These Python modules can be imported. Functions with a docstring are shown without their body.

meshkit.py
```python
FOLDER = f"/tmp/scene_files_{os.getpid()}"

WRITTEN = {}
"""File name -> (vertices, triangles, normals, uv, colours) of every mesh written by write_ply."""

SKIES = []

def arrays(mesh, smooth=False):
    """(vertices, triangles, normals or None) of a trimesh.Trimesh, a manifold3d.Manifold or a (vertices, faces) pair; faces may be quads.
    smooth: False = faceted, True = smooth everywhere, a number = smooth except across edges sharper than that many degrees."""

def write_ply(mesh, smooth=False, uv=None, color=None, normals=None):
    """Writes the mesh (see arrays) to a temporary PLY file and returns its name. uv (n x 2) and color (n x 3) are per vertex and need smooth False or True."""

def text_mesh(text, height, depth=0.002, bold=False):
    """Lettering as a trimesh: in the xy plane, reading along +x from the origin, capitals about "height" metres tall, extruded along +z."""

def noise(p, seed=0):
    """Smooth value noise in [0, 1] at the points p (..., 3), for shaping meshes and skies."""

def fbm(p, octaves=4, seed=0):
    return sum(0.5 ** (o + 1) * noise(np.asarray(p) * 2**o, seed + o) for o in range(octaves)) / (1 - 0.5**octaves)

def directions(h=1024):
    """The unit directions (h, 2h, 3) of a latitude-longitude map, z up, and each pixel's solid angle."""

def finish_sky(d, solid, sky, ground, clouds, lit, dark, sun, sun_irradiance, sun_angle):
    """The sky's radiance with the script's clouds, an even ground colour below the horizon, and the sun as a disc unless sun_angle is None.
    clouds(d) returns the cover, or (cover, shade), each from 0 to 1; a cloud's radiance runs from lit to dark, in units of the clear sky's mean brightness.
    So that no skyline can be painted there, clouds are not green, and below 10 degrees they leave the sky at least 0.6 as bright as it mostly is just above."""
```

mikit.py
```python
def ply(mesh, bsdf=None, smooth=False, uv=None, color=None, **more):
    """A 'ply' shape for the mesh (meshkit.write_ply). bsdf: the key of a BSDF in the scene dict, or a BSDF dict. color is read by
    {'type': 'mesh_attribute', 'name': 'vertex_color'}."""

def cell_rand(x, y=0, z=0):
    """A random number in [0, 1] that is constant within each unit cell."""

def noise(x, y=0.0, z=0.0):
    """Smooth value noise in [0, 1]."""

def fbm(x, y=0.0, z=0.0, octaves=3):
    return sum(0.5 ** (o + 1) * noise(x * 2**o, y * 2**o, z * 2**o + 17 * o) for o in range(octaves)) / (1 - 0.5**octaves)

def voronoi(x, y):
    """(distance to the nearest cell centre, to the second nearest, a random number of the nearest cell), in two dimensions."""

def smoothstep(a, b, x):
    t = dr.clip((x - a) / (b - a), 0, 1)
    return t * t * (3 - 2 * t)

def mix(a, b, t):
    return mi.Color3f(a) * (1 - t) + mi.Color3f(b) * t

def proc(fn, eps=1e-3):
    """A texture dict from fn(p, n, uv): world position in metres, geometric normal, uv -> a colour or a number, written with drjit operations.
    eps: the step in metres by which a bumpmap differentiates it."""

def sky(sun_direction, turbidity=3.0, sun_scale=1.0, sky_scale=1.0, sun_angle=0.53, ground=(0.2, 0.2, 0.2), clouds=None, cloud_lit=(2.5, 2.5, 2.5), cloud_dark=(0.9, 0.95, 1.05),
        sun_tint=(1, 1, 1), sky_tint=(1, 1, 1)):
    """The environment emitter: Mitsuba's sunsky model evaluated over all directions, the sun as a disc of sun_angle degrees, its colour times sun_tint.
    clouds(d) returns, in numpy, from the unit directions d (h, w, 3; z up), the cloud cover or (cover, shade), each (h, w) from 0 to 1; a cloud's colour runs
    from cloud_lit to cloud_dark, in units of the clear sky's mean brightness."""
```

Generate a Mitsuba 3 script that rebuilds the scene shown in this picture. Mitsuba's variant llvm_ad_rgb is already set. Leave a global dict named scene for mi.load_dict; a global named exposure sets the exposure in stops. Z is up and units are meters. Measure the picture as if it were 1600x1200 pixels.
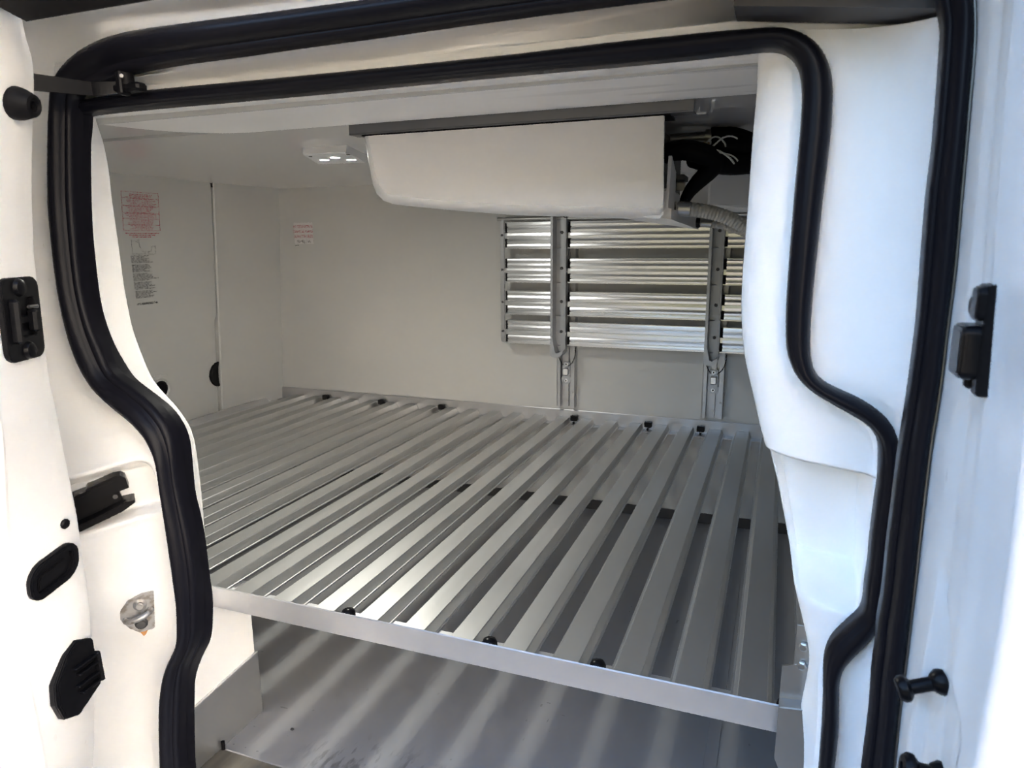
import math, numpy as np, trimesh, mitsuba as mi, mikit, meshkit, drjit as dr
from shapely.geometry import Polygon, box as sbox
from scipy.interpolate import PchipInterpolator, CubicSpline

# Metres, z up; x runs along the van towards its front (right), y across it away from the photographer. The lens is at the origin.
scene, labels = {}, {}
scene['camera'] = {'type': 'thinlens', 'fov': 72.3482, 'fov_axis': 'x', 'aperture_radius': .0012, 'focus_distance': 1.25, 'near_clip': .01,
                   'to_world': mi.ScalarTransform4f().look_at(origin=[0, 0, 0], target=[-0.349829, 0.915475, -0.19881], up=[-0.064268, 0.188266, 0.980013])}
scene['sky'] = mikit.sky((.05, .80, .60), turbidity=2.3, sun_scale=.6, sky_scale=1.0, sun_angle=1.0, sky_tint=(1.19, 1.0, .87), ground=(.07, .066, .06))
LED, BEAM = 25.0, .023
exposure = 5.7

# outlines measured in metres: seals as (x, y, z, half width), the others as (z, x) or (x, z) pairs
INNER_SEAL = [[-0.871,0.745,-0.98,0.0097],[-0.871,0.745,-0.9533,0.0097],[-0.871,0.745,-0.9266,0.0097],[-0.871,0.745,-0.8999,0.0097],[-0.871,0.745,-0.8733,0.0097],[-0.871,0.745,-0.8466,0.0097],[-0.8698,0.745,-0.8242,0.0102],[-0.8679,0.745,-0.8018,0.0106],[-0.8654,0.745,-0.7794,0.0104],[-0.8625,0.745,-0.757,0.0099],[-0.8592,0.745,-0.7348,0.0093],[-0.8555,0.745,-0.7126,0.0089],[-0.8515,0.745,-0.6908,0.0084],[-0.845,0.745,-0.6687,0.0089],[-0.8356,0.745,-0.6468,0.0099],[-0.8224,0.745,-0.6255,0.0093],[-0.8105,0.745,-0.6042,0.0102],[-0.8038,0.745,-0.5835,0.0093],[-0.801,0.745,-0.5632,0.0096],[-0.7984,0.745,-0.543,0.0096],[-0.7969,0.745,-0.5233,0.0087],[-0.7969,0.745,-0.5041,0.0075],[-0.797,0.745,-0.4851,0.0069],[-0.7974,0.745,-0.4663,0.0071],[-0.7982,0.745,-0.4477,0.0075],[-0.7995,0.745,-0.4294,0.0078],[-0.8016,0.745,-0.4114,0.008],[-0.804,0.745,-0.3936,0.0079],[-0.807,0.745,-0.3761,0.0072],[-0.8091,0.745,-0.3585,0.0076],[-0.8098,0.745,-0.3405,0.0083],[-0.8095,0.745,-0.3225,0.0084],[-0.8094,0.745,-0.3046,0.0085],[-0.8102,0.745,-0.2869,0.009],[-0.8142,0.745,-0.2705,0.009],[-0.8238,0.745,-0.2559,0.0096],[-0.8362,0.745,-0.2438,0.0101],[-0.8522,0.745,-0.2335,0.0098],[-0.8688,0.745,-0.2236,0.0098],[-0.8868,0.745,-0.2145,0.0103],[-0.9035,0.745,-0.2047,0.0111],[-0.9152,0.745,-0.1919,0.011],[-0.9241,0.745,-0.1768,0.0099],[-0.9323,0.745,-0.1612,0.0084],[-0.9398,0.745,-0.1457,0.0078],[-0.9459,0.745,-0.1297,0.0078],[-0.9506,0.745,-0.1133,0.0075],[-0.9541,0.745,-0.0967,0.0075],[-0.9563,0.745,-0.0799,0.0079],[-0.9573,0.745,-0.063,0.0081],[-0.9574,0.745,-0.0461,0.0082],[-0.957,0.745,-0.0293,0.0081],[-0.9564,0.745,-0.0126,0.0079],[-0.9556,0.745,0.0041,0.0077],[-0.9546,0.745,0.0206,0.0077],[-0.9532,0.745,0.037,0.008],[-0.9516,0.745,0.0533,0.0082],[-0.9496,0.745,0.0695,0.0082],[-0.9472,0.745,0.0855,0.0082],[-0.9447,0.745,0.1015,0.0082],[-0.9421,0.745,0.1173,0.0081],[-0.9394,0.745,0.1329,0.0081],[-0.9362,0.745,0.1484,0.0084],[-0.932,0.745,0.1636,0.0098],[-0.9254,0.745,0.1855,0.0094],[-0.7844,0.745,0.1889,0.0107],[-0.7237,0.745,0.1884,0.0106],[-0.6657,0.745,0.1878,0.0104],[-0.6102,0.745,0.1873,0.0102],[-0.5572,0.745,0.1869,0.0101],[-0.5064,0.745,0.1867,0.0099],[-0.4577,0.745,0.1865,0.0097],[-0.4109,0.745,0.1863,0.0095],[-0.366,0.745,0.1862,0.0094],[-0.3229,0.745,0.1861,0.0093],[-0.2814,0.745,0.186,0.0094],[-0.2415,0.745,0.1861,0.0097],[-0.2031,0.745,0.1862,0.0102],[-0.1661,0.745,0.1862,0.0106],[-0.1303,0.745,0.1862,0.0106],[-0.0959,0.745,0.1861,0.0105],[-0.0626,0.745,0.1862,0.01],[-0.0191,0.745,0.1854,0.0092],[-0.0111,0.745,0.1833,0.0094],[-0.0032,0.745,0.1798,0.0099],[0.0037,0.745,0.175,0.0106],[0.0096,0.745,0.1685,0.0114],[0.014,0.745,0.1614,0.012],[0.017,0.745,0.1535,0.0125],[0.0187,0.745,0.1455,0.013],[0.0201,0.745,0.1374,0.0133],[0.0207,0.745,0.1293,0.0133],[0.0209,0.745,0.1212,0.0134],[0.021,0.745,0.113,0.0135],[0.0212,0.745,0.1048,0.0135],[0.0211,0.745,0.0966,0.0136],[0.0209,0.745,0.0884,0.0135],[0.0207,0.745,0.0801,0.0135],[0.0204,0.745,0.0718,0.0134],[0.0201,0.745,0.0635,0.0133],[0.0199,0.745,0.0551,0.0133],[0.0196,0.745,0.0466,0.0132],[0.0194,0.745,0.0381,0.0131],[0.0192,0.745,0.0296,0.013],[0.019,0.745,0.021,0.0129],[0.0189,0.745,0.0124,0.0128],[0.0187,0.745,0.0037,0.0127],[0.0185,0.745,-0.005,0.0126],[0.0184,0.745,-0.0138,0.0126],[0.0183,0.745,-0.0226,0.0125],[0.0182,0.745,-0.0315,0.0124],[0.0181,0.745,-0.0404,0.0123],[0.018,0.745,-0.0493,0.0122],[0.018,0.745,-0.0584,0.0121],[0.018,0.745,-0.0674,0.012],[0.0183,0.745,-0.0765,0.0119],[0.0188,0.745,-0.0857,0.0117],[0.0193,0.745,-0.095,0.0116],[0.02,0.745,-0.1042,0.0114],[0.0218,0.745,-0.1133,0.0106],[0.0245,0.745,-0.1222,0.0097],[0.0282,0.745,-0.1306,0.0087],[0.0335,0.745,-0.138,0.0077],[0.0403,0.745,-0.1436,0.0072],[0.048,0.745,-0.1481,0.0075],[0.0556,0.745,-0.1521,0.0079],[0.0634,0.745,-0.1556,0.0084],[0.0711,0.745,-0.1591,0.0089],[0.0788,0.745,-0.1629,0.0091],[0.0863,0.745,-0.167,0.009],[0.0933,0.745,-0.1717,0.0091],[0.0997,0.745,-0.1777,0.0093],[0.1052,0.745,-0.1847,0.0098],[0.109,0.745,-0.1929,0.0099],[0.111,0.745,-0.2019,0.0102],[0.1119,0.745,-0.2113,0.0103],[0.1124,0.745,-0.2208,0.0102],[0.1129,0.745,-0.2302,0.0102],[0.113,0.745,-0.2398,0.0103],[0.1129,0.745,-0.2494,0.0105],[0.1128,0.745,-0.259,0.0107],[0.1128,0.745,-0.2687,0.0108],[0.1126,0.745,-0.2784,0.0109],[0.1122,0.745,-0.2882,0.0107],[0.1119,0.745,-0.2981,0.0105],[0.1117,0.745,-0.308,0.0102],[0.1115,0.745,-0.318,0.0099],[0.1112,0.745,-0.328,0.0096],[0.1106,0.745,-0.3381,0.0097],[0.1104,0.745,-0.3484,0.0098],[0.1106,0.745,-0.359,0.0099],[0.1106,0.745,-0.3693,0.0099],[0.11,0.745,-0.379,0.01],[0.1071,0.745,-0.3883,0.0114],[0.1021,0.745,-0.3974,0.0125],[0.0967,0.745,-0.4062,0.013],[0.0911,0.745,-0.4147,0.0132],[0.0856,0.745,-0.4238,0.013],[0.0816,0.745,-0.4334,0.0116],[0.0789,0.745,-0.4437,0.0097],[0.078,0.745,-0.4544,0.0087],[0.0779,0.745,-0.4655,0.0079],[0.0787,0.745,-0.4764,0.0079],[0.0795,0.745,-0.4874,0.0079],[0.0802,0.745,-0.4984,0.008],[0.0808,0.745,-0.5095,0.0082],[0.0813,0.745,-0.5207,0.0083],[0.0814,0.745,-0.5321,0.0082],[0.0815,0.745,-0.5435,0.0081],[0.0815,0.745,-0.555,0.0079],[0.0813,0.745,-0.5666,0.0075],[0.0813,0.745,-0.6492,0.0075],[0.0813,0.745,-0.7319,0.0075],[0.0813,0.745,-0.8146,0.0075],[0.0813,0.745,-0.8973,0.0075],[0.0813,0.745,-0.98,0.0075]]
OUTER_SEAL = [[-0.8715,0.725,-0.98,0.0154],[-0.8715,0.725,-0.9502,0.0154],[-0.8715,0.725,-0.9203,0.0154],[-0.8715,0.725,-0.8905,0.0154],[-0.8715,0.725,-0.8607,0.0154],[-0.8715,0.725,-0.8309,0.0154],[-0.8699,0.725,-0.8087,0.0145],[-0.8679,0.725,-0.7865,0.0139],[-0.8654,0.725,-0.7644,0.0139],[-0.8625,0.725,-0.7424,0.0143],[-0.8592,0.725,-0.7205,0.0146],[-0.8548,0.725,-0.6985,0.0142],[-0.8497,0.725,-0.6768,0.0133],[-0.8428,0.725,-0.6549,0.0122],[-0.8331,0.725,-0.6334,0.0108],[-0.82,0.725,-0.6124,0.0109],[-0.8089,0.725,-0.5913,0.0105],[-0.8034,0.725,-0.5709,0.0124],[-0.8011,0.725,-0.551,0.0125],[-0.799,0.725,-0.5313,0.0129],[-0.798,0.725,-0.512,0.0141],[-0.7981,0.725,-0.4932,0.0154],[-0.7983,0.725,-0.4745,0.0161],[-0.7989,0.725,-0.456,0.0162],[-0.7999,0.725,-0.4377,0.0159],[-0.8009,0.725,-0.4197,0.0154],[-0.8022,0.725,-0.4017,0.0145],[-0.8036,0.725,-0.384,0.0136],[-0.805,0.725,-0.3663,0.0127],[-0.8065,0.725,-0.3487,0.0117],[-0.8072,0.725,-0.3311,0.0112],[-0.8077,0.725,-0.3135,0.0117],[-0.8094,0.725,-0.2965,0.0135],[-0.8139,0.725,-0.2803,0.0168],[-0.8208,0.725,-0.2653,0.0198],[-0.8318,0.725,-0.2518,0.021],[-0.845,0.725,-0.2403,0.0216],[-0.8606,0.725,-0.23,0.0219],[-0.877,0.725,-0.2201,0.0222],[-0.8939,0.725,-0.2105,0.021],[-0.9097,0.725,-0.2,0.0197],[-0.9212,0.725,-0.1872,0.0199],[-0.9302,0.725,-0.1723,0.0212],[-0.9373,0.725,-0.1565,0.0218],[-0.943,0.725,-0.1408,0.0209],[-0.9477,0.725,-0.1246,0.0197],[-0.9511,0.725,-0.1081,0.0188],[-0.9536,0.725,-0.0915,0.018],[-0.9554,0.725,-0.0749,0.0174],[-0.9564,0.725,-0.0583,0.0172],[-0.9566,0.725,-0.0417,0.0173],[-0.9564,0.725,-0.0251,0.0174],[-0.9557,0.725,-0.0087,0.0175],[-0.9549,0.725,0.0077,0.0177],[-0.954,0.725,0.024,0.0179],[-0.9529,0.725,0.0401,0.0179],[-0.9514,0.725,0.0562,0.0178],[-0.9491,0.725,0.0721,0.0174],[-0.9463,0.725,0.0879,0.017],[-0.9434,0.725,0.1035,0.0166],[-0.9404,0.725,0.119,0.0162],[-0.9372,0.725,0.1344,0.0157],[-0.934,0.725,0.1496,0.0153],[-0.9306,0.725,0.1647,0.0148],[-0.9269,0.725,0.1796,0.0138],[-0.9122,0.7198,0.2033,0.0137],[-0.8796,0.7147,0.2196,0.0185],[-0.8407,0.7095,0.2286,0.0215],[-0.8009,0.7043,0.2334,0.022],[-0.7617,0.6991,0.2344,0.0216],[-0.7233,0.694,0.2337,0.0208],[-0.6862,0.6888,0.2322,0.02],[-0.6503,0.6836,0.2305,0.0195],[-0.6169,0.6799,0.2291,0.0191],[-0.5874,0.6794,0.2288,0.0187],[-0.5588,0.6789,0.2286,0.0182],[-0.531,0.6784,0.2284,0.0178],[-0.5038,0.6779,0.2282,0.0174],[-0.4774,0.6774,0.2279,0.017],[-0.4516,0.6769,0.2277,0.0167],[-0.4264,0.6764,0.2274,0.0165],[-0.4019,0.6759,0.2272,0.0162],[-0.378,0.6754,0.2271,0.0159],[-0.3546,0.6749,0.227,0.0156],[-0.3318,0.6744,0.2269,0.0154],[-0.3096,0.6739,0.2268,0.0152],[-0.2879,0.6734,0.2267,0.015],[-0.2666,0.673,0.2265,0.0148],[-0.2459,0.6725,0.2263,0.0147],[-0.2256,0.672,0.2262,0.0145],[-0.2058,0.6715,0.2259,0.0145],[-0.1864,0.671,0.2257,0.0144],[-0.1674,0.6705,0.2255,0.0143],[-0.1488,0.67,0.2253,0.0143],[-0.0988,0.6687,0.2247,0.0143],[-0.0747,0.6681,0.2244,0.0143],[-0.0506,0.6675,0.2242,0.0143],[-0.0265,0.6669,0.2239,0.0143],[-0.0024,0.6663,0.2236,0.0143],[0.0217,0.6657,0.2234,0.0143],[0.0458,0.6651,0.2231,0.0143],[0.0699,0.6644,0.2228,0.0143],[0.0979,0.663,0.2228,0.0096],[0.1079,0.662,0.2108,0.0107],[0.1099,0.66,0.1795,0.0107],[0.1132,0.66,0.1654,0.0096],[0.1144,0.66,0.1513,0.0099],[0.1151,0.66,0.1371,0.0101],[0.1156,0.66,0.1228,0.0101],[0.116,0.66,0.1084,0.01],[0.1163,0.66,0.0939,0.01],[0.1167,0.66,0.0792,0.0101],[0.1169,0.66,0.0643,0.0103],[0.1169,0.66,0.0494,0.0106],[0.117,0.66,0.0342,0.0109],[0.1173,0.66,0.0189,0.011],[0.1178,0.66,0.0034,0.011],[0.1182,0.66,-0.0123,0.011],[0.1185,0.66,-0.0281,0.0108],[0.1187,0.66,-0.0441,0.0106],[0.1188,0.66,-0.0602,0.0102],[0.1187,0.66,-0.0765,0.0101],[0.1186,0.66,-0.093,0.0102],[0.1184,0.66,-0.1097,0.0104],[0.1181,0.66,-0.1266,0.0104],[0.1175,0.66,-0.1436,0.0104],[0.1166,0.66,-0.1609,0.0104],[0.1161,0.66,-0.1783,0.0106],[0.1158,0.66,-0.196,0.0107],[0.1157,0.66,-0.214,0.0108],[0.1156,0.66,-0.2321,0.0109],[0.1155,0.66,-0.2505,0.0111],[0.1154,0.66,-0.269,0.0113],[0.1156,0.66,-0.2878,0.0113],[0.1157,0.66,-0.3069,0.0112],[0.1154,0.66,-0.3261,0.0116],[0.1148,0.66,-0.3457,0.0122],[0.1154,0.66,-0.3654,0.0116],[0.1148,0.66,-0.3854,0.012],[0.1149,0.66,-0.4056,0.0117],[0.1153,0.66,-0.4261,0.0114],[0.1155,0.66,-0.4468,0.0114],[0.1155,0.66,-0.4678,0.0116],[0.1155,0.66,-0.4891,0.0121],[0.1155,0.66,-0.5873,0.0121],[0.1155,0.66,-0.6855,0.0121],[0.1155,0.66,-0.7836,0.0121],[0.1155,0.66,-0.8818,0.0121],[0.1155,0.66,-0.98,0.0121]]
LINER_LEFT_FRONT = [[-0.8518,-0.8699],[-0.8207,-0.8672],[-0.7472,-0.8591],[-0.6929,-0.8507],[-0.6616,-0.8388],[-0.6231,-0.817],[-0.5982,-0.8037],[-0.5479,-0.7964],[-0.495,-0.7975],[-0.443,-0.7985],[-0.4046,-0.8024],[-0.368,-0.8089],[-0.3181,-0.8085],[-0.2858,-0.8092],[-0.2532,-0.8257],[-0.2316,-0.8574],[-0.2037,-0.904],[-0.187,-0.9169],[-0.1448,-0.9425],[-0.0907,-0.9568],[-0.039,-0.9582],[0.0299,-0.955],[0.0747,-0.9495],[0.1356,-0.9397],[0.1775,-0.9247]]
LINER_LEFT_BACK = [[0.1938,-1.0434],[0.1638,-1.0316],[0.1122,-1.0261],[0.0842,-1.0279],[0.0077,-1.0247],[-0.0708,-1.0228],[-0.137,-1.0158],[-0.1906,-0.998],[-0.2314,-0.9795],[-0.2536,-0.9499],[-0.2844,-0.9189],[-0.3087,-0.9054],[-0.3362,-0.9019],[-0.3699,-0.9005],[-0.4327,-0.8998],[-0.4795,-0.9013],[-0.5536,-0.903],[-0.5839,-0.9038],[-0.639,-0.9031],[-0.6622,-0.9073],[-0.6898,-0.9193],[-0.7188,-0.9361],[-0.7629,-0.9595],[-0.8122,-0.9733],[-0.9825,-0.9965]]
LINER_TOP_FRONT = [[-0.9162,0.1836],[-0.6258,0.1795],[-0.2848,0.1783],[-0.1152,0.1772],[-0.0316,0.1786]]
LINER_TOP_EDGE = [[-1.0584,0.1982],[-0.6077,0.1956],[-0.3258,0.1955],[-0.0385,0.1902]]
LINER_RIGHT_SEAL = [[0.1794,-0.0282],[0.1764,-0.0144],[0.1696,-0.0016],[0.1581,0.0075],[0.1437,0.0124],[0.1266,0.0136],[0.0969,0.0135],[0.0452,0.012],[-0.0155,0.011],[-0.0625,0.0106],[-0.0861,0.011],[-0.1107,0.0127],[-0.1268,0.0174],[-0.1427,0.0269],[-0.156,0.0445],[-0.1687,0.0677],[-0.1807,0.0888],[-0.1928,0.0995],[-0.2067,0.1052],[-0.235,0.1071],[-0.269,0.1061],[-0.3036,0.105],[-0.3387,0.1051],[-0.3496,0.1042],[-0.3859,0.1031],[-0.407,0.0897],[-0.422,0.0786],[-0.4372,0.0716],[-0.4603,0.0708],[-0.504,0.0734],[-0.5635,0.0746],[-0.574,0.0748]]
LINER_RIGHT_EDGE = [[0.2028,-0.0367],[0.1838,-0.0369],[0.1517,-0.0363],[0.1026,-0.038],[0.0521,-0.0384],[0.0003,-0.0394],[-0.0351,-0.0402],[-0.0711,-0.0396],[-0.1076,-0.0361],[-0.1348,-0.0311],[-0.1629,-0.0232],[-0.2002,-0.0133],[-0.2377,-0.0019],[-0.2847,0.0117],[-0.3334,0.0233],[-0.39,0.0363],[-0.4214,0.0455],[-0.4556,0.055],[-0.48,0.0596],[-0.5141,0.0606],[-0.5493,0.0594],[-0.5809,0.0573],[-0.6486,0.0583]]
PANEL_LEFT = [[0.1972,-0.027],[0.1946,-0.0128],[0.1893,0.0014],[0.1786,0.0142],[0.1635,0.0229],[0.1449,0.0276],[0.1167,0.0292],[0.0814,0.0285],[0.0447,0.0273],[-0.0228,0.026],[-0.0695,0.0258],[-0.1013,0.0275],[-0.1224,0.0319],[-0.1349,0.0399],[-0.142,0.051],[-0.1559,0.0837],[-0.1674,0.1015],[-0.1825,0.114],[-0.2001,0.119],[-0.2164,0.1199],[-0.2661,0.1216],[-0.3004,0.1201],[-0.3355,0.1186],[-0.3832,0.1187],[-0.4028,0.1115],[-0.4265,0.0972],[-0.4452,0.0877],[-0.467,0.0857],[-0.5087,0.0889],[-0.5576,0.0896],[-0.5682,0.0891]]
PANEL_RIGHT = [[0.189,0.1038],[0.1734,0.1085],[0.1625,0.1091],[0.1081,0.111],[0.0707,0.1115],[0.0385,0.1109],[-0.0412,0.1129],[-0.0686,0.1136],[-0.1177,0.1128],[-0.1396,0.1124],[-0.1882,0.1103],[-0.2327,0.1097],[-0.283,0.109],[-0.3347,0.1093],[-0.3648,0.1076],[-0.3861,0.1089],[-0.4,0.1079],[-0.4608,0.1092],[-0.5149,0.1086]]
PILLAR_LEFT = [[0.1783,0.1205],[0.1579,0.1235],[0.142,0.1248],[0.0959,0.1263],[0.041,0.1277],[-0.0262,0.1294],[-0.0781,0.1288],[-0.1184,0.1287],[-0.1739,0.1266],[-0.2315,0.1264],[-0.2913,0.1267],[-0.3663,0.1267],[-0.4185,0.1263],[-0.4857,0.1271]]
PILLAR_EDGE = [[0.208,0.1236],[0.1209,0.1238],[0.0246,0.1283],[-0.0815,0.1346],[-0.1192,0.1368],[-0.199,0.1389],[-0.2636,0.1378],[-0.3327,0.1353],[-0.5427,0.1263],[-0.7932,0.1241]]
DOOR_INNER = [[0.2787,-0.7909],[0.26,-0.793],[0.2198,-0.7884],[0.203,-0.7829],[0.1783,-0.785],[0.1456,-0.7938],[0.0949,-0.8064],[0.0601,-0.8136],[-0.0122,-0.8243],[-0.0876,-0.8278],[-0.1657,-0.828],[-0.2055,-0.8235],[-0.2503,-0.821],[-0.2973,-0.8164],[-0.3393,-0.8129],[-0.3941,-0.8138],[-0.4158,-0.812],[-0.4608,-0.8132],[-0.5312,-0.8197],[-0.5796,-0.8247],[-0.656,-0.838],[-0.7096,-0.8498]]
DOOR_OUTER = [[0.2454,-0.7471],[0.1147,-0.7703],[-0.0768,-0.787],[-0.1989,-0.7846],[-0.2739,-0.7961],[-0.3326,-0.8049],[-0.3725,-0.8083],[-0.4129,-0.8096],[-0.4587,-0.8129],[-0.4958,-0.8098],[-0.5479,-0.8064],[-0.591,-0.8041],[-0.6245,-0.8031]]
PILLAR_SEAL = [[-0.8467,-0.8985],[-0.7996,-0.8934],[-0.7388,-0.8863],[-0.6936,-0.876],[-0.6588,-0.8632],[-0.6241,-0.8428],[-0.5936,-0.8284],[-0.5441,-0.8232],[-0.4917,-0.8252],[-0.4402,-0.8271],[-0.3646,-0.8292],[-0.3105,-0.8316],[-0.2843,-0.8427],[-0.2555,-0.8671],[-0.2138,-0.9295],[-0.2012,-0.9443],[-0.1563,-0.9734],[-0.0852,-0.9855],[-0.0154,-0.9868],[0.0746,-0.9799],[0.1603,-0.9607],[0.1851,-0.9534]]
# ---------------------------------------------------------------- helpers
def I(poly):
    """x (second column) as a function of z (first column), or z as a function of x."""
    p = np.array(poly, float)
    o = np.argsort(p[:, 0], kind='stable')
    p = p[o]
    keep = np.r_[True, np.diff(p[:, 0]) > 1e-5]
    return lambda q: np.interp(q, p[keep, 0], p[keep, 1])


def smooth_curve(f, lo, hi, n=240, width=5):
    q = np.linspace(lo, hi, n)
    v = f(q)
    k = np.ones(width) / width
    e = np.r_[np.full(width, v[0]), v, np.full(width, v[-1])]
    v = np.convolve(e, k, 'same')[width:-width]
    return lambda x: np.interp(x, q, v)


def grid(P, flip=False):
    """A quad grid of points (n, m, 3) as a triangle mesh."""
    P = np.asarray(P, float)
    n, m = P.shape[:2]
    i, j = np.meshgrid(np.arange(n - 1), np.arange(m - 1), indexing='ij')
    a = i * m + j
    q = np.stack([a, a + 1, a + m + 1, a + m], -1).reshape(-1, 4)
    if flip:
        q = q[:, ::-1]
    f = np.vstack([q[:, [0, 1, 2]], q[:, [0, 2, 3]]])
    return trimesh.Trimesh(P.reshape(-1, 3), f, process=False)


def hull(pts):
    return trimesh.convex.convex_hull(np.asarray(pts, float))


def cbox(x0, x1, y0, y1, z0, z1, c=0.002):
    """A box with chamfered edges."""
    c = min(c, (x1 - x0) * .45, (y1 - y0) * .45, (z1 - z0) * .45)
    p = []
    for x, sx in ((x0, 1), (x1, -1)):
        for y, sy in ((y0, 1), (y1, -1)):
            for z, sz in ((z0, 1), (z1, -1)):
                p += [(x, y + sy * c, z + sz * c), (x + sx * c, y, z + sz * c), (x + sx * c, y + sy * c, z)]
    return hull(p)


def cat(*m):
    out = []
    for x in m:
        out += list(x) if isinstance(x, (list, tuple)) else [x]
    return trimesh.util.concatenate(out)


def frame_to(o, x, y, z):
    M = np.eye(4)
    M[:3, 0], M[:3, 1], M[:3, 2], M[:3, 3] = x, y, z, o
    return M


def prism(poly, o, x, y, depth):
    """A 2D shapely polygon placed at o with axes x, y and extruded along x cross y."""
    x, y = np.array(x, float), np.array(y, float)
    m = trimesh.creation.extrude_polygon(poly, depth, engine='earcut')
    m.apply_transform(frame_to(o, x, y, np.cross(x, y)))
    return m


def bevel_prism(poly, o, x, y, depth, r=0.003, steps=3):
    """As prism, its far end rounded over by r (layers of the inset outline)."""
    x, y = np.array(x, float), np.array(y, float)
    layers = [trimesh.creation.extrude_polygon(poly, depth - r, engine='earcut')]
    for k in range(steps):
        a0, a1 = np.pi / 2 * k / steps, np.pi / 2 * (k + 1) / steps
        inner = poly.buffer(-r * (1 - np.cos(a1)))
        m = trimesh.creation.extrude_polygon(inner, r * (np.sin(a1)), engine='earcut')
        m.apply_translation([0, 0, depth - r])
        layers.append(m)
    m = cat(layers)
    m.apply_transform(frame_to(o, x, y, np.cross(x, y)))
    return m


def cyl(p0, p1, r, n=24, r1=None, c=0.0):
    """A cylinder or cone frustum between two points, its far rim chamfered by c."""
    p0, p1 = np.array(p0, float), np.array(p1, float)
    L = np.linalg.norm(p1 - p0)
    r1 = r if r1 is None else r1
    prof = [[0, 0], [r, 0], [r1, L - c], [max(r1 - c, 1e-4), L], [0, L]] if c else [[0, 0], [r, 0], [r1, L], [0, L]]
    return lathe(prof, p0, p1 - p0, n)


def lathe(prof, o, axis, n=32):
    m = trimesh.creation.revolve(np.array(prof, float), sections=n)
    z = np.array(axis, float) / np.linalg.norm(axis)
    x = np.cross([0, 0, 1.0] if abs(z[2]) < .9 else [1.0, 0, 0], z)
    x /= np.linalg.norm(x)
    m.apply_transform(frame_to(o, x, np.cross(z, x), z))
    return m


def spline(pts, n):
    p = np.array(pts, float)
    d = np.r_[0, np.cumsum(np.linalg.norm(np.diff(p, axis=0), axis=1))]
    s = CubicSpline(d, p)
    return s(np.linspace(0, d[-1], n))


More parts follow.
